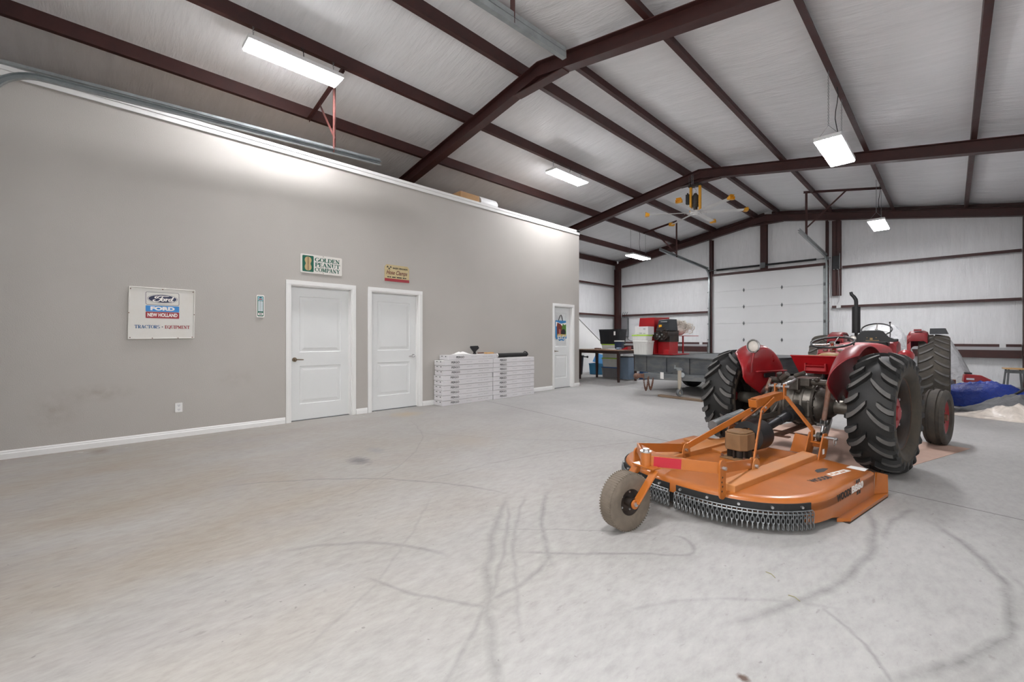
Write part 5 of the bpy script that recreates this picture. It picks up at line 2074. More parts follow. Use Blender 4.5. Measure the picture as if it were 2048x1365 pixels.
b.build('seat_cushion', M['cushion'], seat, bev=.03)
b = MB()
b.sphere((.09, -.03, 1.06), .11, 16, 8, (1.1, .8, .42))
b.sphere((-.10, -.0, 1.045), .10, 16, 8, (1.1, .8, .28))
b.build('seat_pad', M['cushion'], seat, smooth=60)
tp(MB().bar((0, .3, .74), (0, .45, .86), .08, .05), 'seat_spring', M['grease'])
# hood and dash
b = MB()
rows = []
for v, hw, zt, zl in ((.86, .17, 1.10, .90), (.90, .20, 1.135, .88), (1.2, .215, 1.175, .86), (1.6, .235, 1.20, .85), (2.0, .24, 1.19, .85), (2.22, .225, 1.17, .86), (2.30, .20, 1.13, .88), (2.33, .15, 1.08, .90)):
    row = []
    for a in range(13):
        t = PI * a / 12
        c, s_ = math.cos(t), math.sin(t)
        x = hw * math.copysign(abs(c) ** .55, c)
        z = zt - .16 + .16 * abs(s_) ** .75
        row.append((x, v, z))
    row = [(hw, v, zl)] + row + [(-hw, v, zl)]
    rows.append(row)
b.grid(rows)
b.add(rows[0], [tuple(range(len(rows[0])))])
b.add(rows[-1], [tuple(reversed(range(len(rows[-1]))))])
tp(b, 'hood', M['red_dusty'], smooth=40)
b = MB()
b.add([(-.15, .70, .80), (.15, .70, .80), (.19, .88, .80), (-.19, .88, .80), (-.13, .76, 1.08), (.13, .76, 1.08), (.18, .90, 1.12), (-.18, .90, 1.12)], [(0, 1, 5, 4), (1, 2, 6, 5), (2, 3, 7, 6), (3, 0, 4, 7), (4, 5, 6, 7)])
dash = tp(b, 'dash', M['red'], bev=.01)
b = MB()
for x in (-.075, .0, .075):
    c = V((x, .825, 1.105))
    d = V((0, -.25, 1)).normalized()
    b.cyl(c, c + d * .012, .028, n=18)
b.build('gauge', M['chrome'], dash)
b = MB()
b.cyl((0, .93, 1.05), (0, .80, 1.19), .02, n=14)
tp(b, 'steering_column', M['red'], smooth=40)
sw = Matrix.Translation((.0, .82, 1.185)) @ Matrix.Rotation(math.radians(17), 4, 'X')
b = MB()
b.tube([sw @ V((.205 * math.cos(2 * PI * k / 40), .205 * math.sin(2 * PI * k / 40), .018)) for k in range(40)], .0125, 10, True)
st = tp(b, 'steering_wheel', M['black'], smooth=60)
b = MB()
for k in range(3):
    a = PI / 2 + 2 * PI * k / 3
    b.tube([sw @ V((0, 0, .0)), sw @ V((.1 * math.cos(a), .1 * math.sin(a), .004)), sw @ V((.2 * math.cos(a), .2 * math.sin(a), .018))], .0075, 8)
b.cyl(sw @ V((0, 0, -.02)), sw @ V((0, 0, .025)), .03, n=16)
b.build('wheel_spoke', M['chrome'], st, smooth=50)
# gear levers
b = MB()
b.tube([(.04, .45, .80), (.05, .42, .95), (.03, .40, 1.02)], .008, 8)
b.sphere((.03, .40, 1.03), .018, 10, 6)
tp(b, 'gear_lever', M['black'], smooth=50)


# fenders
def fender(s):
    b = MB()
    N, K = 26, 14
    rows_o, rows_i = [], []
    for k in range(K + 1):
        q = k / K
        # cross section q: inner sheet low -> over the top -> outer lip
        if q < .42:
            t = q / .42
            u, r = .355 + .03 * t, .12 + .44 * t
        else:
            t = (q - .42) / .58
            u = .385 + .185 * (1 - math.cos(t * PI / 2) ** 1.1 if t < 1 else 1)
            r = .56 + .070 * math.sin(min(1, t * 1.15) * PI / 2) - .02 * max(0, t - .8) / .2
        a0 = math.radians(154 - 34 * max(0, (q - .35) / .65) ** 1.1)       # rear end
        a1 = math.radians(14 + 34 * max(0, (q - .35) / .65))
        row = []
        for i in range(N + 1):
            a = a0 + (a1 - a0) * i / N
            e = min(i, N - i) / N
            rr = r
            if q < .42:
                rr = r
            row.append((s * u, rr * math.cos(a), RZc + rr * math.sin(a)))
        rows_o.append(row)
    b.grid(rows_o)
    o = tp(b, 'fender', M['red_deep'] if s > 0 else M['red'], smooth=60)
    sd = o.modifiers.new('thick', 'SOLIDIFY')
    sd.thickness = .006
    return o


fe = {s: fender(s) for s in (1, -1)}
b = MB()
b.bar((-.352, -.26, .885), (-.352, .46, .868), .03, .012)
b.build('fender_ledge', M['red'], fe[-1], bev=.004)
b = MB()
b.prism(rrect(.26, .05, .02), -.004, .008, Matrix.Translation((-.352, .04, .835)) @ ONX)
b.build('lamp_slot', M['black'], fe[-1])
# rear work lamp on left fender
LC = V((-.345, -.34, 1.166))
b = MB()
b.lathe([(-.045, .0), (-.04, .03), (-.02, .055), (.0, .072), (.012, .076), (.018, .072), (.016, .06)], 30, Matrix.Translation(LC) @ Matrix.Rotation(-PI / 2 - .15, 4, 'Z'))
lam = tp(b, 'work_lamp', M['black'], smooth=40)
b = MB()
b.lathe([(.006, .066), (.014, .045), (.02, .0)], 28, Matrix.Translation(LC) @ Matrix.Rotation(-PI / 2 - .15, 4, 'Z'))
b.build('lens', M['glass'], lam, smooth=60)
b = MB()
b.lathe([(.008, .068), (.014, .077), (.022, .072), (.020, .064)], 30, Matrix.Translation(LC) @ Matrix.Rotation(-PI / 2 - .15, 4, 'Z'))
b.build('bezel', M['chrome'], lam, smooth=40)
b = MB()
b.tube([LC + V((0, .0, -.06)), LC + V((0, -.02, -.12)), (-.352, -.37, .98), (-.362, -.36, .88)], .012, 8)
b.build('lamp_bracket', M['red_deep'], lam, smooth=50)
# front headlamp shells
for s in (1, -1):
    b = MB()
    b.sphere((s * .40, 1.98, 1.03), .085, 20, 14, (1, .95, .9))
    b.cyl((s * .25, 1.98, 1.0), (s * .36, 1.98, 1.02), .018, n=10)
    tp(b, 'headlamp', M['red'], smooth=60)
# side lamp by the dash
b = MB()
b.lathe([(-.04, 0), (-.025, .03), (.0, .038), (.01, .034)], 20, Matrix.Translation((.15, .98, 1.25)) @ Matrix.Rotation(-PI / 2, 4, 'Z'))
b.bar((.15, 1.0, 1.22), (.15, 1.02, 1.12), .012, .012)
sl = tp(b, 'side_lamp', M['black'], smooth=40)
b = MB()
b.lathe([(.006, .033), (.014, .02), (.018, 0)], 20, Matrix.Translation((.15, .98, 1.25)) @ Matrix.Rotation(-PI / 2, 4, 'Z'))
b.build('lens', M['glass'], sl, smooth=60)


# front axle and wheels
def front_wheel(root, u, v, R, W, s, parent_mat='rubber_brown', hubm='red'):
    b = MB()
    hw = W / 2
    rm = R * .60
    prof = [(-hw * .62, rm), (-hw * .9, rm + .02), (-hw, (rm + R) / 2), (-hw * .96, R - .035), (-hw * .82, R - .012)]
    for a, d in ((-.62, -.002), (-.56, -.018), (-.30, -.016), (-.25, 0), (-.05, .002), (.05, .002), (.25, 0), (.30, -.016), (.56, -.018), (.62, -.002)):
        prof.append((a * hw, R + d))
    prof += [(hw * .82, R - .012), (hw * .96, R - .035), (hw, (rm + R) / 2), (hw * .9, rm + .02), (hw * .62, rm)]
    b.lathe(prof, 56)
    w = b.build('front_wheel', M[parent_mat], root, smooth=35, loc=(u, v, R))
    b = MB()
    b.lathe([(s * hw * .62, rm - .002), (s * hw * .72, rm + .012), (s * hw * .55, rm - .004), (s * hw * .2, rm - .03), (s * hw * .1, rm * .62), (s * hw * .25, rm * .5), (s * hw * .25, 0)], 40)
    b.lathe([(-s * hw * .62, rm - .002), (-s * hw * .2, rm - .03), (s * hw * .05, rm - .03)], 40)
    b.build('wheel_disc', M[hubm], w, smooth=40)
    b = MB()
    b.cyl((s * hw * .25, 0, 0), (s * (hw * .25 + .06), 0, 0), .045, .035, n=18)
    for k in range(6):
        a = 2 * PI * k / 6
        b.cyl((s * hw * .2, .075 * math.cos(a), .075 * math.sin(a)), (s * (hw * .25 + .03), .075 * math.cos(a), .075 * math.sin(a)), .012, n=6)
    b.build('hub_cap', M['rust'], w, smooth=40)
    return w


for s in (1, -1):
    front_wheel(trc, s * .715, 1.86, .325, .19, s)
b = MB()
b.bar((-.6, 1.86, .42), (.6, 1.86, .42), .10, .10)
for s in (1, -1):
    b.cyl((s * .58, 1.86, .30), (s * .58, 1.86, .5), .035, n=14)
    b.cyl((s * .58, 1.86, .325), (s * .70, 1.86, .325), .028, n=12)
b.tube([(.56, 1.78, .5), (.5, 1.2, .55), (.3, .9, .62)], .014, 8)
tp(b, 'front_axle', M['grease'], bev=.006)
tp(MB().box(-.18, .18, 1.75, 2.28, .45, .86), 'front_frame', M['red_deep'], bev=.02)
for s in (1, -1):
    tp(MB().box(s * .33 - .11, s * .33 + .11, .45, .75, .42, .44), 'foot_plate', M['rust'])

# cardboard sheet under the tractor : lies flat on the floor
b = MB()
b.prism([(-1.02, -.60), (.63, -.58), (.98, 1.86), (-.85, 1.9)], .0008, .0035)
o = b.build('floor_cardboard', M['peach'], loc=TO, rot=(0, 0, TA))
tag(o, 'flat pinkish cardboard sheet on the floor under the red tractor', 'cardboard')

# ---- second tractor further back
TB = V((5.86, 10.62, 0))
tr2 = thing('farm_tractor', 'tall red tractor parked behind with a black seat and tall muffler', 'tractor', TB, math.radians(0.5), 'red farm tractors')


def t2(b, name, m, parent=None, **k):
    return b.build(name, m, parent or tr2, **k)


R2 = .66
for s in (1, -1):
    rear_wheel(tr2, s * .785, R2, R2, .40, s, [M['rubber_brown'], M['lug'], M['rubber_brown']], 'red_dusty', 26, .022, .37, 0, .034, .17, False)
b = MB()
b.cyl((-.7, 0, R2), (.7, 0, R2), .09, n=20)
b.box(-.2, .2, -.2, 1.0, .45, .9)
b.box(-.17, .17, 1.0, 2.1, .5, .95)
t2(b, 'transmission', M['grease'], bev=.02)
for s in (1, -1):
    b = MB()
    x0, x1 = (.46, .70)
    P = []
    for v, z in ((-.42, 1.20), (-.36, 1.335), (-.1, 1.375), (.35, 1.375), (.6, 1.3), (.68, 1.1)):
        P.append((v, z))
    rows = []
    for xx, dz in ((x0, -.05), (x0 + .02, -.012), (x0 + .05, 0), (x1 - .04, 0), (x1 - .01, -.02), (x1, -.06)):
        rows.append([(s * xx, v, z + dz) for v, z in P])
    b.grid(rows)
    o = t2(b, 'fender', M['red_deep'], smooth=50)
    o.modifiers.new('t', 'SOLIDIFY').thickness = .012
    b = MB()
    b.box(s * .47 - .025, s * .47 + .025, -.40, -.34, .85, 1.30)
    b.add([(s * .46, -.38, .8), (s * .46, .6, .8), (s * .46, .62, 1.28), (s * .46, -.36, 1.33)], [(0, 1, 2, 3)])
    t2(b, 'fender_stay', M['red'])
    if s > 0:
        b = MB()
        b.box(.53, .63, -.3, -.2, 1.375, 1.41)
        b.build('flasher_base', M['red_deep'], o)
b = MB()
rows = []
for v, hw, zt in ((.75, .24, 1.15), (.9, .26, 1.24), (1.6, .25, 1.22), (2.2, .23, 1.18), (2.3, .18, 1.1)):
    rows.append([(hw, v, .85), (hw, v, zt - .06), (hw * .8, v, zt), (-hw * .8, v, zt), (-hw, v, zt - .06), (-hw, v, .85)])
b.grid(rows)
b.add(rows[0], [(0, 1, 2, 3, 4, 5)])
t2(b, 'hood', M['red_dusty'], smooth=40)
# black shaped seat
b = MB()
sil = [(-.36, 1.245), (-.30, 1.245), (-.235, 1.275), (-.19, 1.33), (-.15, 1.385), (-.10, 1.40), (.10, 1.40), (.15, 1.385), (.19, 1.33), (.235, 1.275), (.30, 1.245), (.36, 1.245), (.365, 1.20), (.30, 1.185), (-.30, 1.185), (-.365, 1.20)]
b.prism(sil, -.03, .03, Matrix.Translation((-.03, -.32, 0)) @ Matrix.Rotation(PI / 2, 4, 'X'))
se = t2(b, 'seat_back', M['black'], bev=.012)
b = MB()
b.box(-.22, .22, -.3, .12, 1.10, 1.19)
b.build('seat_base', M['black'], se, bev=.03, loc=(-.03, 0, 0))
b = MB()
b.box(-.12, .07, -.353, -.350, 1.208, 1.216).box(-.06, -.02, -.353, -.350, 1.222, 1.26)
for x in (-.10, .03):
    b.cyl((x, -.353, 1.262), (x, -.35, 1.262), .008, n=8)
b.build('seat_badge', M['cushion'], se)
sw = Matrix.Translation((-.05, .62, 1.425)) @ Matrix.Rotation(math.radians(32), 4, 'X')
b = MB()
b.tube([sw @ V((.235 * math.cos(2 * PI * k / 40), .235 * math.sin(2 * PI * k / 40), .0)) for k in range(40)], .013, 8, True)
s2 = t2(b, 'steering_wheel', M['black'], smooth=60)
b = MB()
for k in range(3):
    a = PI / 2 + 2 * PI * k / 3
    b.bar(sw @ V((0, 0, -.01)), sw @ V((.23 * math.cos(a), .23 * math.sin(a), 0)), .02, .008)
b.cyl(sw @ V((0, 0, -.3)), sw @ V((0, 0, .01)), .025, n=12)
b.build('wheel_spoke', M['grease'], s2)
b = MB()
b.tube([(.16, .55, 1.2), (.165, .55, 1.42), (.16, .55, 1.55)], .008, 6)
b.sphere((.16, .55, 1.56), .018, 8, 6)
t2(b, 'throttle_lever', M['black'], smooth=50)
# muffler
MX = V((-.36, .55, 0))
b = MB()
b.cyl(MX + V((0, 0, .95)), MX + V((0, 0, 1.38)), .028, n=14)
b.cyl(MX + V((0, 0, 1.36)), MX + V((0, 0, 1.90)), .070, n=24)
mu = t2(b, 'muffler', M['black'], smooth=40)
b = MB()
b.tube([MX + V(p) for p in ((0, 0, 1.89), (0, 0, 1.99), (-.005, 0, 2.04), (-.035, 0, 2.10), (-.075, .0, 2.15), (-.085, 0, 2.2))], [.034, .034, .034, .033, .03, .026], 14)
b.build('exhaust_elbow', M['black'], mu, smooth=60)
for s in (1, -1):
    front_wheel(tr2, s * .72, 2.15, .36, .2, s, 'rubber', 'red_dusty')
b = MB()
b.bar((-.62, 2.15, .45), (.62, 2.15, .45), .1, .1)
t2(b, 'front_axle', M['grease'])
t2(MB().box(-.2, .2, 1.9, 2.5, .5, .9), 'front_frame', M['red_deep'], bev=.02)
# toolbox on the right rear tyre
b = MB()
b.add([(-.10, -.07, 0), (.12, -.07, 0), (.12, .07, 0), (-.10, .07, 0), (-.095, -.06, .10), (.085, -.06, .10), (.085, .06, .10), (-.095, .06, .10)], [(3, 2, 1, 0), (4, 5, 6, 7), (0, 1, 5, 4), (1, 2, 6, 5), (2, 3, 7, 6), (3, 0, 4, 7)])
b.prism([(-.02, .02), (.0, .02), (.0, .04), (-.02, .04)], 0, .001, Matrix.Translation((0, -.068, .02)) @ Matrix.Rotation(PI / 2, 4, 'X'))
o = b.build('battery_box', M['tote_black'], loc=(TB.x + .835, TB.y - .05, 2 * R2 + .004), rot=(0, 0, -.15), bev=.008)
tag(o, 'small dark grey box sitting on top of the rear right tyre of the far tractor', 'box')
# ================================================================= far left corner : table and totes
def tote(name, label, cat, loc, rz, w, d, h, m, lid=None, lid_m=None, taper=.06, group=None, handles=True, wall_t=.004, lid_h=.03):
    t = thing(name, label, cat, loc, rz, group)
    b = MB()
    k = 1 - taper

    def rect(s, z):
        return [(x * s, y * s, z) for x, y in rrect(w, d, min(w, d) * .12, 4)]
    rows = [rect(k * .97, .0), rect(k, .015), rect(k + taper * .8, h * .82), rect(k + taper * .8 + .02, h * .84), rect(1.0, h * .97), rect(1.035, h * .97), rect(1.035, h), rect(.985, h)]
    if lid is None:
        rows += [rect(k - .01, .02)]
    b.grid(rows, 0, True)
    b.add(rows[0], [tuple(reversed(range(len(rows[0]))))])
    b.add(rows[-1], [tuple(range(len(rows[0])))])
    b.build('tote_body', m, t, smooth=40)
    rb = MB()
    for q in range(5):
        x = -w * .38 + w * .19 * q
        rb.add([(x - .012, -d / 2 * k - .004, .03), (x + .012, -d / 2 * k - .004, .03), (x + .012, -d / 2 * .985 - .004, h * .78), (x - .012, -d / 2 * .985 - .004, h * .78)], [(0, 1, 2, 3)])
    rb.build('side_ribs', m, t)
    if lid is not None:
        b = MB()
        rows = [[(x * s, y * s, z) for x, y in rrect(w, d, min(w, d) * .12, 4)] for s, z in ((1.05, h - .012), (1.055, h + .004), (1.02, h + lid_h * .6), (.9, h + lid_h * .6), (.87, h + lid_h * .35))]
        b.grid(rows, 0, True)
        b.add(rows[-1], [tuple(range(len(rows[0])))])
        b.build('tote_lid', lid_m, t, smooth=40)
    if handles:
        for s in (-1, 1):
            b = MB()
            b.box(min(s * w * .51, s * w * .54), max(s * w * .51, s * w * .54), -d * .22, d * .22, h * .86, h * .93)
            b.build('tote_handle', m, t, bev=.004)
    return t


# counter height table
TT = V((-.44, 11.20, 0))
t = thing('work_table', 'tall dark wood table with a worn top past the beige wall', 'table', TT, -.10)
b = MB()
b.box(-.84, .84, -.50, .50, .895, .925)
b.build('table_top', M['table_top'], t, bev=.006)
b = MB()
for y in (-.42, .40):
    b.box(-.74, .74, y, y + .02, .81, .895)
for x in (-.76, .74):
    b.box(x, x + .02, -.42, .42, .81, .895)
b.build('apron', M['dark_wood'], t)
for x in (-.73, .73):
    for y in (-.40, .40):
        b = MB()
        b.bar((x, y, .0), (x, y, .89), .05, .05, up=(0, 1, 0), w1=.078, h1=.078)
        b.build('leg', M['dark_wood'], t)
TZ2 = .9265
b = MB()
for k in range(3):
    b.box(-.14 + k * .01, .12 + k * .015, -.16, .16, k * .004, k * .004 + .003, M=Matrix.Rotation(.2 * k, 4, 'Z'))
tag(b.build('paper_stack', M['paper'], loc=(-.12, 11.0, TZ2)), 'loose white papers on the tall dark table', 'paper')
o = MB().box(-.09, .09, -.05, .05, 0, .035).build('wood_block', M['rust'], loc=(-.62, 10.98, TZ2), bev=.004)
tag(o, 'small brown block on the tall dark table', 'block')
o = MB().box(-.06, .06, -.05, .05, 0, .06).build('small_box', M['tote_steel'], loc=(.08, 11.02, TZ2), bev=.008)
tag(o, 'small grey blue box on the tall table by the papers', 'box')
b = MB()
b.add([(-.12, -.10, 0), (.10, -.10, 0), (.10, .10, 0), (-.12, .10, 0), (.10, -.10, .09), (.10, .10, .09)], [(0, 3, 2, 1), (1, 2, 5, 4), (0, 1, 4), (3, 5, 2), (0, 4, 5, 3)])
tag(b.build('red_wedge', M['machine_red'], loc=(.26, 11.12, TZ2)), 'red wedge shaped piece at the right end of the tall table', 'wedge')
t = tote('small_bin', 'small navy bin with a white rim standing on the tall table', 'bin', (-.20, 11.50, TZ2), 0, .24, .2, .24, M['tote_navy'], True, M['white_plastic'], .14, None, False)
# stack of totes behind the table
SX, SY = -.78, 12.05
stack = [('storage_tote', 'grey tote at the bottom of the tote stack behind the table', .62, .42, .32, 'tote_grey', 'tote_blue'),
         ('storage_tote', 'clear tote with a dark filling just above the blue lid in the stack', .58, .42, .27, 'white_plastic', 'lime'),
         ('storage_tote', 'clear tote with a lime green lid under the black tote', .60, .42, .42, 'white_plastic', 'lime'),
         ('storage_tote', 'big black tote on top of the tote stack', .78, .48, .47, 'tote_black', None)]
z = .001
for nm, lb, w, d, h, m1, m2 in stack:
    tt = tote(nm, lb, 'tote', (SX, SY, z), -.05, w, d, h, M[m1], True if m2 else None, M[m2] if m2 else None, .10, 'stacked storage totes behind the table', True)
    if m2 is None:
        q = MB().box(.22, .28, -.262, -.255, .28, .40).build('paper_label', M['paper'], tt)
    z += h + (.0195 if m2 else 0)
t = tote('storage_tote', 'tall slate blue tote under the right end of the table', 'tote', (-.15, 11.85, .001), -.1, .40, .38, .68, M['tote_steel'], True, M['tote_black'], .12, None, True)
t = tote('storage_tote', 'turquoise blue tote with its lid leaning open by the stair wall', 'tote', (-1.80, 12.72, .001), .25, .55, .40, .38, pmat('aqua_tote_plastic', '#3f83ad'), None, None, .10)
b = MB()
b.box(-.27, .27, -.008, .008, 0, .36)
b.box(-.24, .24, -.012, -.008, .04, .32)
b.build('tote_lid', pmat('sky_tote_lid', '#4d8fc4'), t, loc=(0, .16, .36), rot=(-.55, .25, 0), bev=.004)
t = thing('trash_can', 'black bin half hidden behind the end of the beige wall', 'bin', (-2.26, 12.15, 0))
b = MB()
b.cyl((0, 0, .002), (0, 0, .62), .17, .22, n=24)
b.build('can_body', M['tote_black'], t, smooth=40)
b = MB()
b.cyl((0, 0, .62), (0, 0, .66), .235, n=24).box(.1, .42, -.02, .02, .60, .64)
b.sphere((.42, 0, .62), .04, 10, 6)
b.build('can_rim', M['black'], t, smooth=40)
t = tote('storage_bin', 'small bright blue bin on the floor under the trailer edge', 'bin', (.235, 12.16, .001), .1, .24, .24, .29, M['tote_blue'], None, None, .12, None, False)
MB().box(-.10, -.06, -.16, -.152, .2, .29).build('paper_label', M['paper'], t)

# ================================================================= flat trailer with a machine on it
TL, TRr = V((1.22, 9.90, 0)), V((3.75, 8.83, 0))
td = (TRr - TL).normalized()
ta = math.atan2(td.y, td.x)
tw_ = (TRr - TL).length
tl = thing('utility_trailer', 'grey steel flatbed trailer parked behind the red tractor', 'trailer', TL, ta)
DZ = .845
b = MB()
b.box(0, tw_, 0, .012, .43, DZ)
b.box(-.01, tw_ + .01, -.035, .05, DZ - .03, DZ)
b.box(0, tw_, -.02, .03, .43, .455)
tl1 = b.build('front_board', M['grey_steel'], tl, bev=.003)
for x in (.46, 1.15, 1.85):
    b = MB()
    b.box(x - .02, x + .02, -.026, .0, .45, DZ - .03)
    b.build('board_rib', M['grey_steel'], tl1)
TD = 3.4
b = MB()
b.box(.0, tw_, .05, TD, DZ - .05, DZ - .012)
b.build('deck', M['galv_dull'], tl)
for x0 in (0, tw_ - .05):
    b = MB()
    b.box(x0, x0 + .05, .05, TD, .50, DZ - .0)
    b.build('side_rail', M['grey_steel'], tl)
for x in (.35, tw_ - .35):
    for y in (1.55, 2.3):
        b = MB()
        b.lathe([(-.09, .18), (-.1, .3), (-.07, .335), (.07, .335), (.1, .3), (.09, .18), (.03, .16), (.03, 0)], 36)
        b.lathe([(-.09, .18), (-.03, .16), (-.03, 0)], 36)
        b.build('trailer_wheel', M['rubber'], tl, smooth=40, loc=(x, y, .337))
for y in (1.55, 2.3):
    b = MB()
    b.cyl((.3, y, .34), (tw_ - .3, y, .34), .035, n=12)
    b.bar((.2, y, .52), (tw_ - .2, y, .52), .08, .08)
    b.build('trailer_axle', M['rim_dark'], tl, smooth=40)
inv = (Matrix.Translation(TL) @ Matrix.Rotation(ta, 4, 'Z')).inverted()


def tlp(x, y, z):
    return inv @ V((x, y, z))


C0 = tlp(2.14, 8.68, .43)
for e in (tlp(3.35, 9.05, .42), tlp(2.45, 9.42, .42)):
    b = MB()
    b.bar(C0, e, .07, .13)
    b.build('tongue', M['grey_steel'], tl, bev=.006)
b = MB()
d = (C0 - tlp(2.9, 8.9, .43)).normalized()
b.bar(C0 - d * .02, C0 + d * .14, .08, .09)
b.sphere(C0 + d * .16 + V((0, 0, -.01)), .065, 14, 10)
b.build('coupler', M['rust'], tl, bev=.01)
J = tlp(2.93, 8.70, 0)
b = MB()
b.cyl(J + V((0, 0, .22)), J + V((0, 0, .60)), .036, n=16)
b.cyl(J + V((0, 0, .10)), J + V((0, 0, .24)), .026, n=14)
jk = b.build('jack_post', pmat('pale_jack_paint', '#a89f90', .5), tl, smooth=40)
b = MB()
b.box(J.x - .04, J.x + .04, J.y - .04, J.y + .04, .59, .62)
b.bar(J + V((-.14, 0, .63)), J + V((.05, 0, .63)), .03, .03)
b.cyl(J + V((-.13, 0, .62)), J + V((-.13, 0, .69)), .014, n=10)
b.cyl(J + V((.04, .03, .50)), J + V((-.06, .10, .48)), .05, n=14)
b.build('jack_handle', M['galv'], jk, smooth=40)
b = MB()
b.lathe([(-.025, .03), (-.03, .06), (-.02, .075), (.02, .075), (.03, .06), (.025, .03)], 24, Matrix.Translation(J + V((0, 0, .13))))
for s in (-1, 1):
    b.bar(J + V((s * .036, 0, .12)), J + V((s * .036, 0, .25)), .006, .04)
b.build('jack_wheel', M['galv_dull'], jk, smooth=40)
for (p, L) in ((C0 + V((.05, -.05, 0)), 1), (C0 + V((.2, -.05, -.02)), .8)):
    b = MB()
    for i in range(19):
        t_ = i / 18
        c = p + V((.009 * i, 0, -.26 * L * math.sin(PI * t_) - .02))
        pts = [c + V((.016 * math.cos(q * PI / 4) * (i % 2), .016 * math.cos(q * PI / 4) * (1 - i % 2), .032 * math.sin(q * PI / 4))) for q in range(8)]
        b.tube(pts, .006, 5, True)
    b.build('safety_chain', M['rust'], tl, smooth=60)
b = MB()
b.box(-.05, .05, -.004, 0, -.07, .07)
b.build('trailer_tag', M['paper'], tl, loc=tlp(2.55, 8.70, .46))
b = MB()
b.bar((2.45, 8.78, .025), (3.42, 8.64, .022), .12, .04)
o = b.build('wood_board', M['board'], bev=.004)
tag(o, 'weathered board on the floor under the trailer jack wheel', 'board')


def on_trailer(x, y, z=0):
    return Matrix.Translation(TL) @ Matrix.Rotation(ta, 4, 'Z') @ V((x, y, DZ - .0115 + z))


DK = .8465
# red machine with engine
p = V((1.40, 10.46, DK))
mc = thing('wood_chipper', 'red machine with a big black engine standing on the trailer', 'machine', p, -.12)
b = MB()
b.add([(-.28, -.2, .55), (.20, -.2, .55), (.20, .35, .55), (-.28, .35, .55), (-.20, -.24, .93), (.24, -.24, .93), (.26, .4, .95), (-.24, .4, .95)], [(0, 1, 5, 4), (1, 2, 6, 5), (2, 3, 7, 6), (3, 0, 4, 7), (3, 2, 1, 0)])
b.add([(-.17, -.21, .91), (.21, -.21, .91), (.23, .37, .93), (-.21, .37, .93), (-.25, -.17, .57), (.17, -.17, .57), (.17, .32, .57), (-.25, .32, .57)], [(1, 0, 4, 5), (2, 1, 5, 6), (3, 2, 6, 7), (0, 3, 7, 4), (4, 7, 6, 5)])
b.build('hopper', M['machine_red'], mc, bev=.006)
b = MB()
b.box(.06, .20, -.1, .3, 0, .56)
b.add([(.14, -.26, 0), (.26, -.26, 0), (.24, -.26, .45), (.14, -.26, .50), (.14, .2, 0), (.26, .2, 0), (.24, .2, .45), (.14, .2, .5)], [(0, 1, 2, 3), (7, 6, 5, 4), (1, 5, 6, 2), (3, 2, 6, 7), (0, 4, 5, 1), (0, 3, 7, 4)])
b.build('body', M['machine_red'], mc, bev=.012)
b = MB()
b.box(.40, .72, -.18, .2, 0, .32).box(.36, .86, -.24, .28, -.0, .025)
b.build('engine_mount', M['machine_red'], mc, bev=.006, loc=(-.10, 0, 0))
b = MB()
b.cyl((.58, -.30, .52), (.58, .15, .52), .17, n=24).box(.42, .74, -.2, .2, .32, .6).cyl((.46, -.34, .46), (.46, -.3, .46), .1, n=20)
for q in range(10):
    b.sphere((rnd.uniform(.42, .76), -.28 + rnd.uniform(-.05, .05), rnd.uniform(.36, .62)), rnd.uniform(.025, .05), 8, 6)
b.build('engine_block', M['rim_dark'], mc, smooth=40, loc=(-.10, 0, 0))
b = MB()
b.add([(.42, -.30, .60), (.78, -.30, .60), (.78, .1, .60), (.42, .1, .60), (.48, -.26, .86), (.76, -.26, .88), (.76, .08, .88), (.48, .08, .86)], [(0, 1, 5, 4), (1, 2, 6, 5), (2, 3, 7, 6), (3, 0, 4, 7), (4, 5, 6, 7)])
b.box(.40, .76, -.31, -.29, .595, .615)
ec = b.build('engine_cover', M['tote_black'], mc, bev=.02, loc=(-.10, 0, 0))
MB().box(.50, .58, -.295, -.285, .66, .74).build('warning_sticker', M['yellow'], ec)
MB().box(.55, .72, -.292, -.275, .80, .83).build('cover_badge', M['galv'], ec)
b = MB()
for q in range(3):
    b.cyl((.48 + .07 * q, -.345, .50 - .05 * (q % 2)), (.48 + .07 * q, -.33, .50 - .05 * (q % 2)), .022, n=14)
b.build('air_filter', M['galv'], mc, smooth=40, loc=(-.10, 0, 0))
b = MB()
b.bar((.66, .36, .0), (.66, .36, .46), .03, .03, up=(0, 1, 0))
b.box(.26, .80, .26, .85, .46, .475)
b.box(.52, .66, -.28, -.12, .025, .12)
b.box(.45, .78, -.28, .45, 0, .025)
b.build('side_rack', M['machine_red'], mc, bev=.003)
b = MB()
b.tube([(-.24, -.26, .40), (-.24, -.28, .62), (-.24, -.24, .64)], .016, 8)
b.build('latch_handle', M['machine_red'], mc)
# white rope / cord bundle on the rack
b = MB()
rr = random.Random(9)
b.sphere((.0, 0, .19), .17, 18, 12, (1.15, 1.0, 1.1))
for k in range(60):
    a = rr.uniform(0, PI)
    ph = rr.uniform(-1.2, 1.2)
    pts = []
    for q in range(6):
        tq = a - .8 + q * .32
        r = .18 + rr.uniform(-.01, .03)
        x, zz = r * math.cos(tq), .20 + r * 1.1 * math.sin(tq)
        pts.append((x * 1.15 + .035 * q, ph * .2 + rr.uniform(-.02, .02), max(.02, zz - .02 * q)))
    b.tube(pts, rr.uniform(.006, .014), 5)
o = b.build('rope_bundle', M['fluff'], loc=p + V((.44, .62, .478)), smooth=60)
tag(o, 'big white bundle of cord on the rack beside the black engine', 'rope')
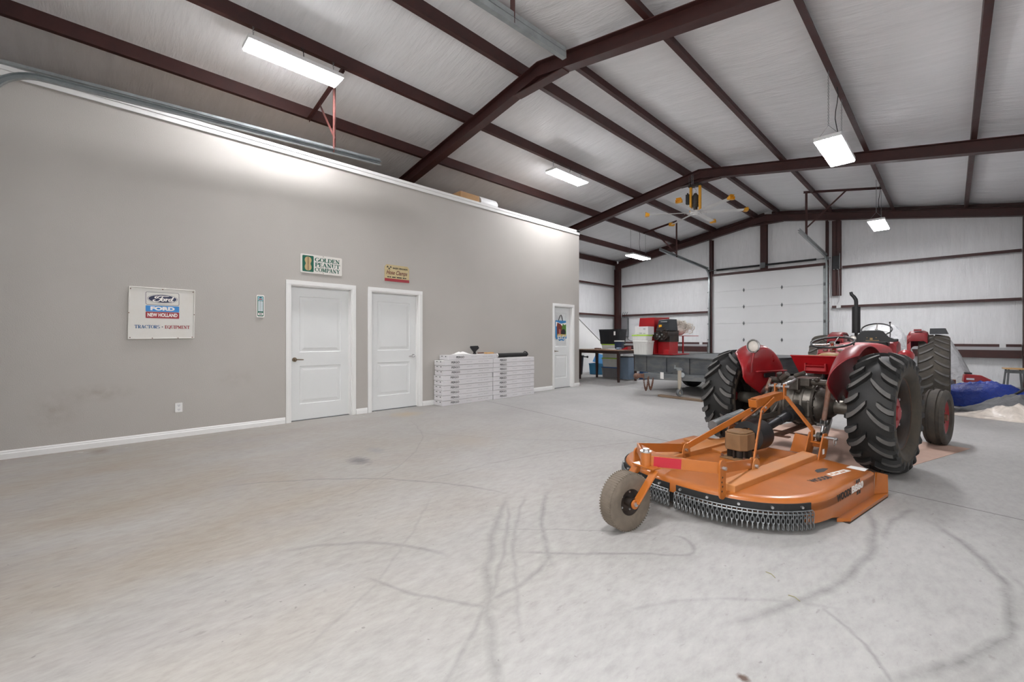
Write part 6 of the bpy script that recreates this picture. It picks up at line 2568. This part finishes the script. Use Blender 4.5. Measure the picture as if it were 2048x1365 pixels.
# white totes stacked beside it on the trailer front edge
WP = V((1.43, 9.96, DK))
t = tote('storage_tote', 'milky clear tote on the trailer in front of the red machine', 'tote', WP, -.15, .44, .30, .33, M['white_plastic'], True, M['white_plastic'], .10)
t = tote('storage_tote', 'shallow clear tote with a lime rim on the milky tote', 'tote', WP + V((-.02, -.02, .3505)), -.15, .44, .27, .125, M['white_plastic'], True, M['lime'], .04, None, False)
t = thing('white_box', 'white flat box on top of the clear totes on the trailer', 'box', WP + V((.02, .01, .498)), -.13)
MB().box(-.20, .20, -.12, .12, 0, .20).build('box_body', M['carton'], t, bev=.004)
b = MB()
b.box(.06, .12, -.122, -.12, .12, .16).box(.06, .12, -.122, -.12, .02, .04).box(-.06, .02, -.122, -.12, .02, .05)
b.build('print_marks', M['ink_grey'], t)

from mathutils import noise as mnoise
# ================================================================= right rear corner : tarps, stool, tools


def heap(name, label, cat, m, poly, zfun, n=44, seed=1, smooth=70, loc=(0, 0, 0), crumple=1.0):
    """A draped heap over an outline : rows from the rim to the middle."""
    r = random.Random(seed)
    cx = sum(p[0] for p in poly) / len(poly)
    cy = sum(p[1] for p in poly) / len(poly)
    pts = []
    L = len(poly)
    for i in range(n):
        t_ = i / n * L
        k = int(t_)
        f = t_ - k
        a, c, d, e = [V((*poly[(k + q) % L], 0)) for q in (-1, 0, 1, 2)]
        pts.append(.5 * ((2 * c) + (d - a) * f + (2 * a - 5 * c + 4 * d - e) * f * f + (3 * c - a - 3 * d + e) * f ** 3))
    rows = []
    M_ = 40
    off = V((seed * 3.1, seed * 1.7, 0))
    for j in range(M_ + 1):
        s_ = 1 - j / M_
        row = []
        for i, q in enumerate(pts):
            x, y = cx + (q.x - cx) * s_, cy + (q.y - cy) * s_
            P_ = V((x, y, 0))
            wv = mnoise.noise(P_ * 2.6 + off) + 1.0 * (1 - 2.6 * abs(mnoise.noise(P_ * 4.2 + off * 2))) + .32 * (1 - 2.6 * abs(mnoise.noise(P_ * 9 + off)))
            z = zfun(x, y, s_, wv * crumple)
            rim = min(1, (1 - s_) * 7)
            row.append((x + .03 * wv * rim * s_, y + .03 * wv * rim * s_, max(.004, z * rim + .004)))
        rows.append(row)
    b = MB()
    b.grid(rows, 0, True)
    o = b.build(name, m, smooth=smooth, loc=loc)
    return tag(o, label, cat)


def silver(x, y, s, w):
    a = 1.50 * math.exp(-(((x - 5.62) / .62) ** 4) - ((y - 14.6) / .75) ** 4)
    c = 1.22 * math.exp(-(((x - 6.75) / .38) ** 2) - ((y - 14.3) / .7) ** 4)
    return max(a * 1.05, c, .03) + .06 * w * (1 - s)


heap('covered_machine', 'tall lump under a silver grey plastic sheet behind the far tractor', 'covered machine', M['sheet_silver'], [(4.8, 13.6), (5.6, 13.4), (6.4, 13.35), (7.0, 13.4), (7.35, 13.8), (7.3, 14.9), (6.8, 15.5), (5.6, 15.6), (4.85, 14.9)], silver, 110, 3)
heap('blue_tarp', 'crumpled bright blue tarp on the floor right of the tractors', 'tarp', M['tarp_blue'], [(6.62, 11.5), (7.0, 11.42), (7.5, 11.48), (7.9, 11.6), (7.95, 11.95), (7.5, 12.15), (6.95, 12.1), (6.6, 11.85)],
     lambda x, y, s, w: .36 * math.exp(-((x - 7.05) / .5) ** 4 - ((y - 11.75) / .36) ** 4) + .30 * math.exp(-((x - 7.65) / .25) ** 2 - ((y - 11.75) / .32) ** 2) + .085 * w * (1 - s), 110, 5, 40)
heap('grey_tarp', 'grey canvas tarp heaped in front of the blue tarp', 'tarp', M['tarp_grey'], [(6.75, 10.85), (7.1, 10.62), (7.6, 10.62), (8.05, 10.78), (8.22, 11.0), (8.2, 11.25), (7.9, 11.34), (7.45, 11.3), (7.0, 11.2)],
     lambda x, y, s, w: .27 * math.exp(-((x - 7.62) / .42) ** 2 - ((y - 11.0) / .35) ** 2) + .07 * w * (1 - s), 110, 7, 40)
heap('plastic_sheet', 'cloudy white plastic sheet lying crumpled nearest on the right', 'plastic sheet', M['sheet_white'], [(6.72, 10.2), (7.0, 9.98), (7.35, 9.86), (7.75, 9.78), (8.1, 9.85), (8.22, 10.1), (7.9, 10.4), (7.4, 10.55), (6.95, 10.45)],
     lambda x, y, s, w: .20 * math.exp(-((x - 7.6) / .42) ** 2 - ((y - 10.2) / .25) ** 2) + .055 * w * (1 - s), 110, 9, 40)
heap('grey_bedding', 'dull grey bundle on the floor between the silver lump and the blue tarp', 'bundle', M['tarp_grey'], [(6.70, 12.3), (6.8, 12.2), (6.9, 12.26), (6.9, 12.42), (6.8, 12.48), (6.7, 12.44)],
     lambda x, y, s, w: .42 * math.exp(-((x - 6.8) / .12) ** 4 - ((y - 12.35) / .12) ** 4) + .04 * w * (1 - s), 40, 12)
# small red engine beyond the blue tarp
t = thing('engine_unit', 'small red engine behind the blue tarp', 'engine', (7.22, 12.72, 0), .1)
b = MB()
b.box(-.17, .17, -.15, .15, .002, .36)
b.build('engine_base', M['rim_dark'], t, bev=.02)
b = MB()
b.add([(-.21, -.14, .36), (.22, -.14, .34), (.22, .14, .34), (-.21, .14, .36), (-.19, -.12, .53), (.05, -.12, .51), (.20, -.1, .42), (.20, .1, .42), (.05, .12, .51), (-.19, .12, .53)], [(0, 1, 6, 5, 4), (3, 9, 8, 7, 2), (4, 5, 8, 9), (5, 6, 7, 8), (1, 2, 7, 6), (0, 4, 9, 3), (3, 2, 1, 0)])
b.build('engine_shroud', M['machine_red'], t, bev=.025)
MB().box(-.18, -.08, -.06, .06, .53, .56).build('fuel_cap', M['black'], t)
MB().box(-.17, -.06, -.148, -.139, .42, .455).build('shroud_label', M['paper'], t)
o = MB().box(-.1, .1, -.08, .08, 0, .40).build('wood_crate_block', M['rust'], loc=(6.62, 12.22, .004), bev=.004)
o.location = (6.82, 12.68, .004)
tag(o, 'small brown box beside the silver sheet behind the blue tarp', 'box')
# stool
t = thing('stool', 'stool with a tan wooden seat and dark metal legs by the right steel column', 'stool', (7.86, 15.05, 0), .15)
b = MB()
b.box(-.165, .165, -.16, .16, .545, .575)
b.build('seat', M['wood_pale'], t, bev=.008)
for sx in (-1, 1):
    for sy in (-1, 1):
        b = MB()
        b.bar((sx * .15, sy * .15, 0), (sx * .11, sy * .105, .545), .03, .03, up=(0, 1, 0))
        b.build('leg', M['galv_dull'], t)
b = MB()
for sy in (-1, 1):
    b.bar((-.12, sy * .115, .49), (.12, sy * .115, .49), .01, .06)
for sx in (-1, 1):
    b.bar((sx * .12, -.115, .49), (sx * .12, .115, .49), .01, .06)
b.build('stretcher', M['galv_dull'], t)
# shovel leaning at the right edge
t = thing('hand_shovel', 'shovel with a tan wooden handle and black shank leaning at the right edge', 'shovel', (7.69, 11.36, .32), 0)
b = MB()
b.tube([(.13, .0, .17), (.60, .05, .72)], [.019, .017], 12)
b.build('handle', M['wood_pale'], t, smooth=50)
b = MB()
b.tube([(-.08, -.0, -.04), (.0, -.0, .03), (.14, .0, .18)], [.018, .02, .024], 12)
b.build('shank', M['black'], t, smooth=50)
b = MB()
rows = []
for k in range(6):
    q = k / 5
    w_ = .09 * (1 - q ** 2 * .7)
    rows.append([(-.06 - .15 * q, u * w_, -.045 - .10 * q + .02 * (u * u)) for u in (-1, -.5, 0, .5, 1)])
b.grid(rows)
o = b.build('blade', M['galv_dull'], t, smooth=50)
o.modifiers.new('t', 'SOLIDIFY').thickness = .003
# black corrugated drain pipe coil
b = MB()
pts, rad = [], []
for k in range(120):
    a = k / 120
    pts.append((8.36 - .06 * math.sin(a * 2.4), 10.25 + .5 * a, .075 + .02 * math.sin(a * 5)))
    rad.append(.066 + .008 * (1 if k % 4 < 2 else -1))
b.tube(pts, rad, 16)
o = b.build('drain_pipe', M['black'], smooth=30)
tag(o, 'black corrugated drain pipe at the right edge beside the grey tarp', 'pipe')
# grey panel lying by the right wall
o = MB().box(-.2, .2, -.5, .5, 0, .30).build('grey_panel_box', M['tote_steel'], loc=(8.24, 12.85, .001), bev=.01)
tag(o, 'low grey box against the right wall behind the shovel', 'box')
# dry grass blades dropped on the floor
for i, (x, y, a, l) in enumerate(((6.19, 2.57, -.5, .06), (6.33, 2.42, -.3, .055))):
    b = MB()
    b.tube([(-l / 2, 0, .003), (0, .006, .006), (l / 2, -.002, .003)], .0018, 5)
    o = b.build('grass_blade', pmat('dry_grass', '#8a8456'), loc=(x, y, 0), rot=(0, 0, a))
    tag(o, ('curled dry grass blade on the floor, left of the two' if i == 0 else 'dry grass blade on the floor, right of the two'), 'grass blade', 'grass blades dropped on the floor')

# ================================================================= camera and daylight
cam = bpy.data.cameras.new('camera')
cam.sensor_width = 36
cam.lens = 864.18 * 36 / 2048
cam.shift_y = (677.27 - 682.5) / 2048
cam.clip_start = .05
co = bpy.data.objects.new('camera', cam)
COL.objects.link(co)
co.location = (6.86, 0, 1.25)
co.rotation_euler = (PI / 2, 0, math.atan2(879.5, 864.18))
S.camera = co

w = bpy.data.worlds.new('daylight')
S.world = w
w.use_nodes = True
bg = w.node_tree.nodes['Background']
bg.inputs[0].default_value = (1.0, .985, .96, 1)
bg.inputs[1].default_value = WORLD
po = bpy.data.lights.new('doorway_portal', 'AREA')
po.shape = 'RECTANGLE'
po.size = 3.2
po.size_y = 3.4
po.cycles.is_portal = True
pob = bpy.data.objects.new('doorway_portal', po)
COL.objects.link(pob)
pob.location = (6.5, YF - .11, 1.7)
pob.rotation_euler = (PI / 2, 0, 0)
S.view_settings.view_transform = 'Standard'
S.view_settings.look = 'None'
S.view_settings.gamma = 1
S.view_settings.use_curve_mapping = False
S.view_settings.exposure = EXPO
S.cycles.use_denoising = True
S.cycles.max_bounces = 10
S.cycles.diffuse_bounces = 6
S.cycles.sample_clamp_indirect = 6
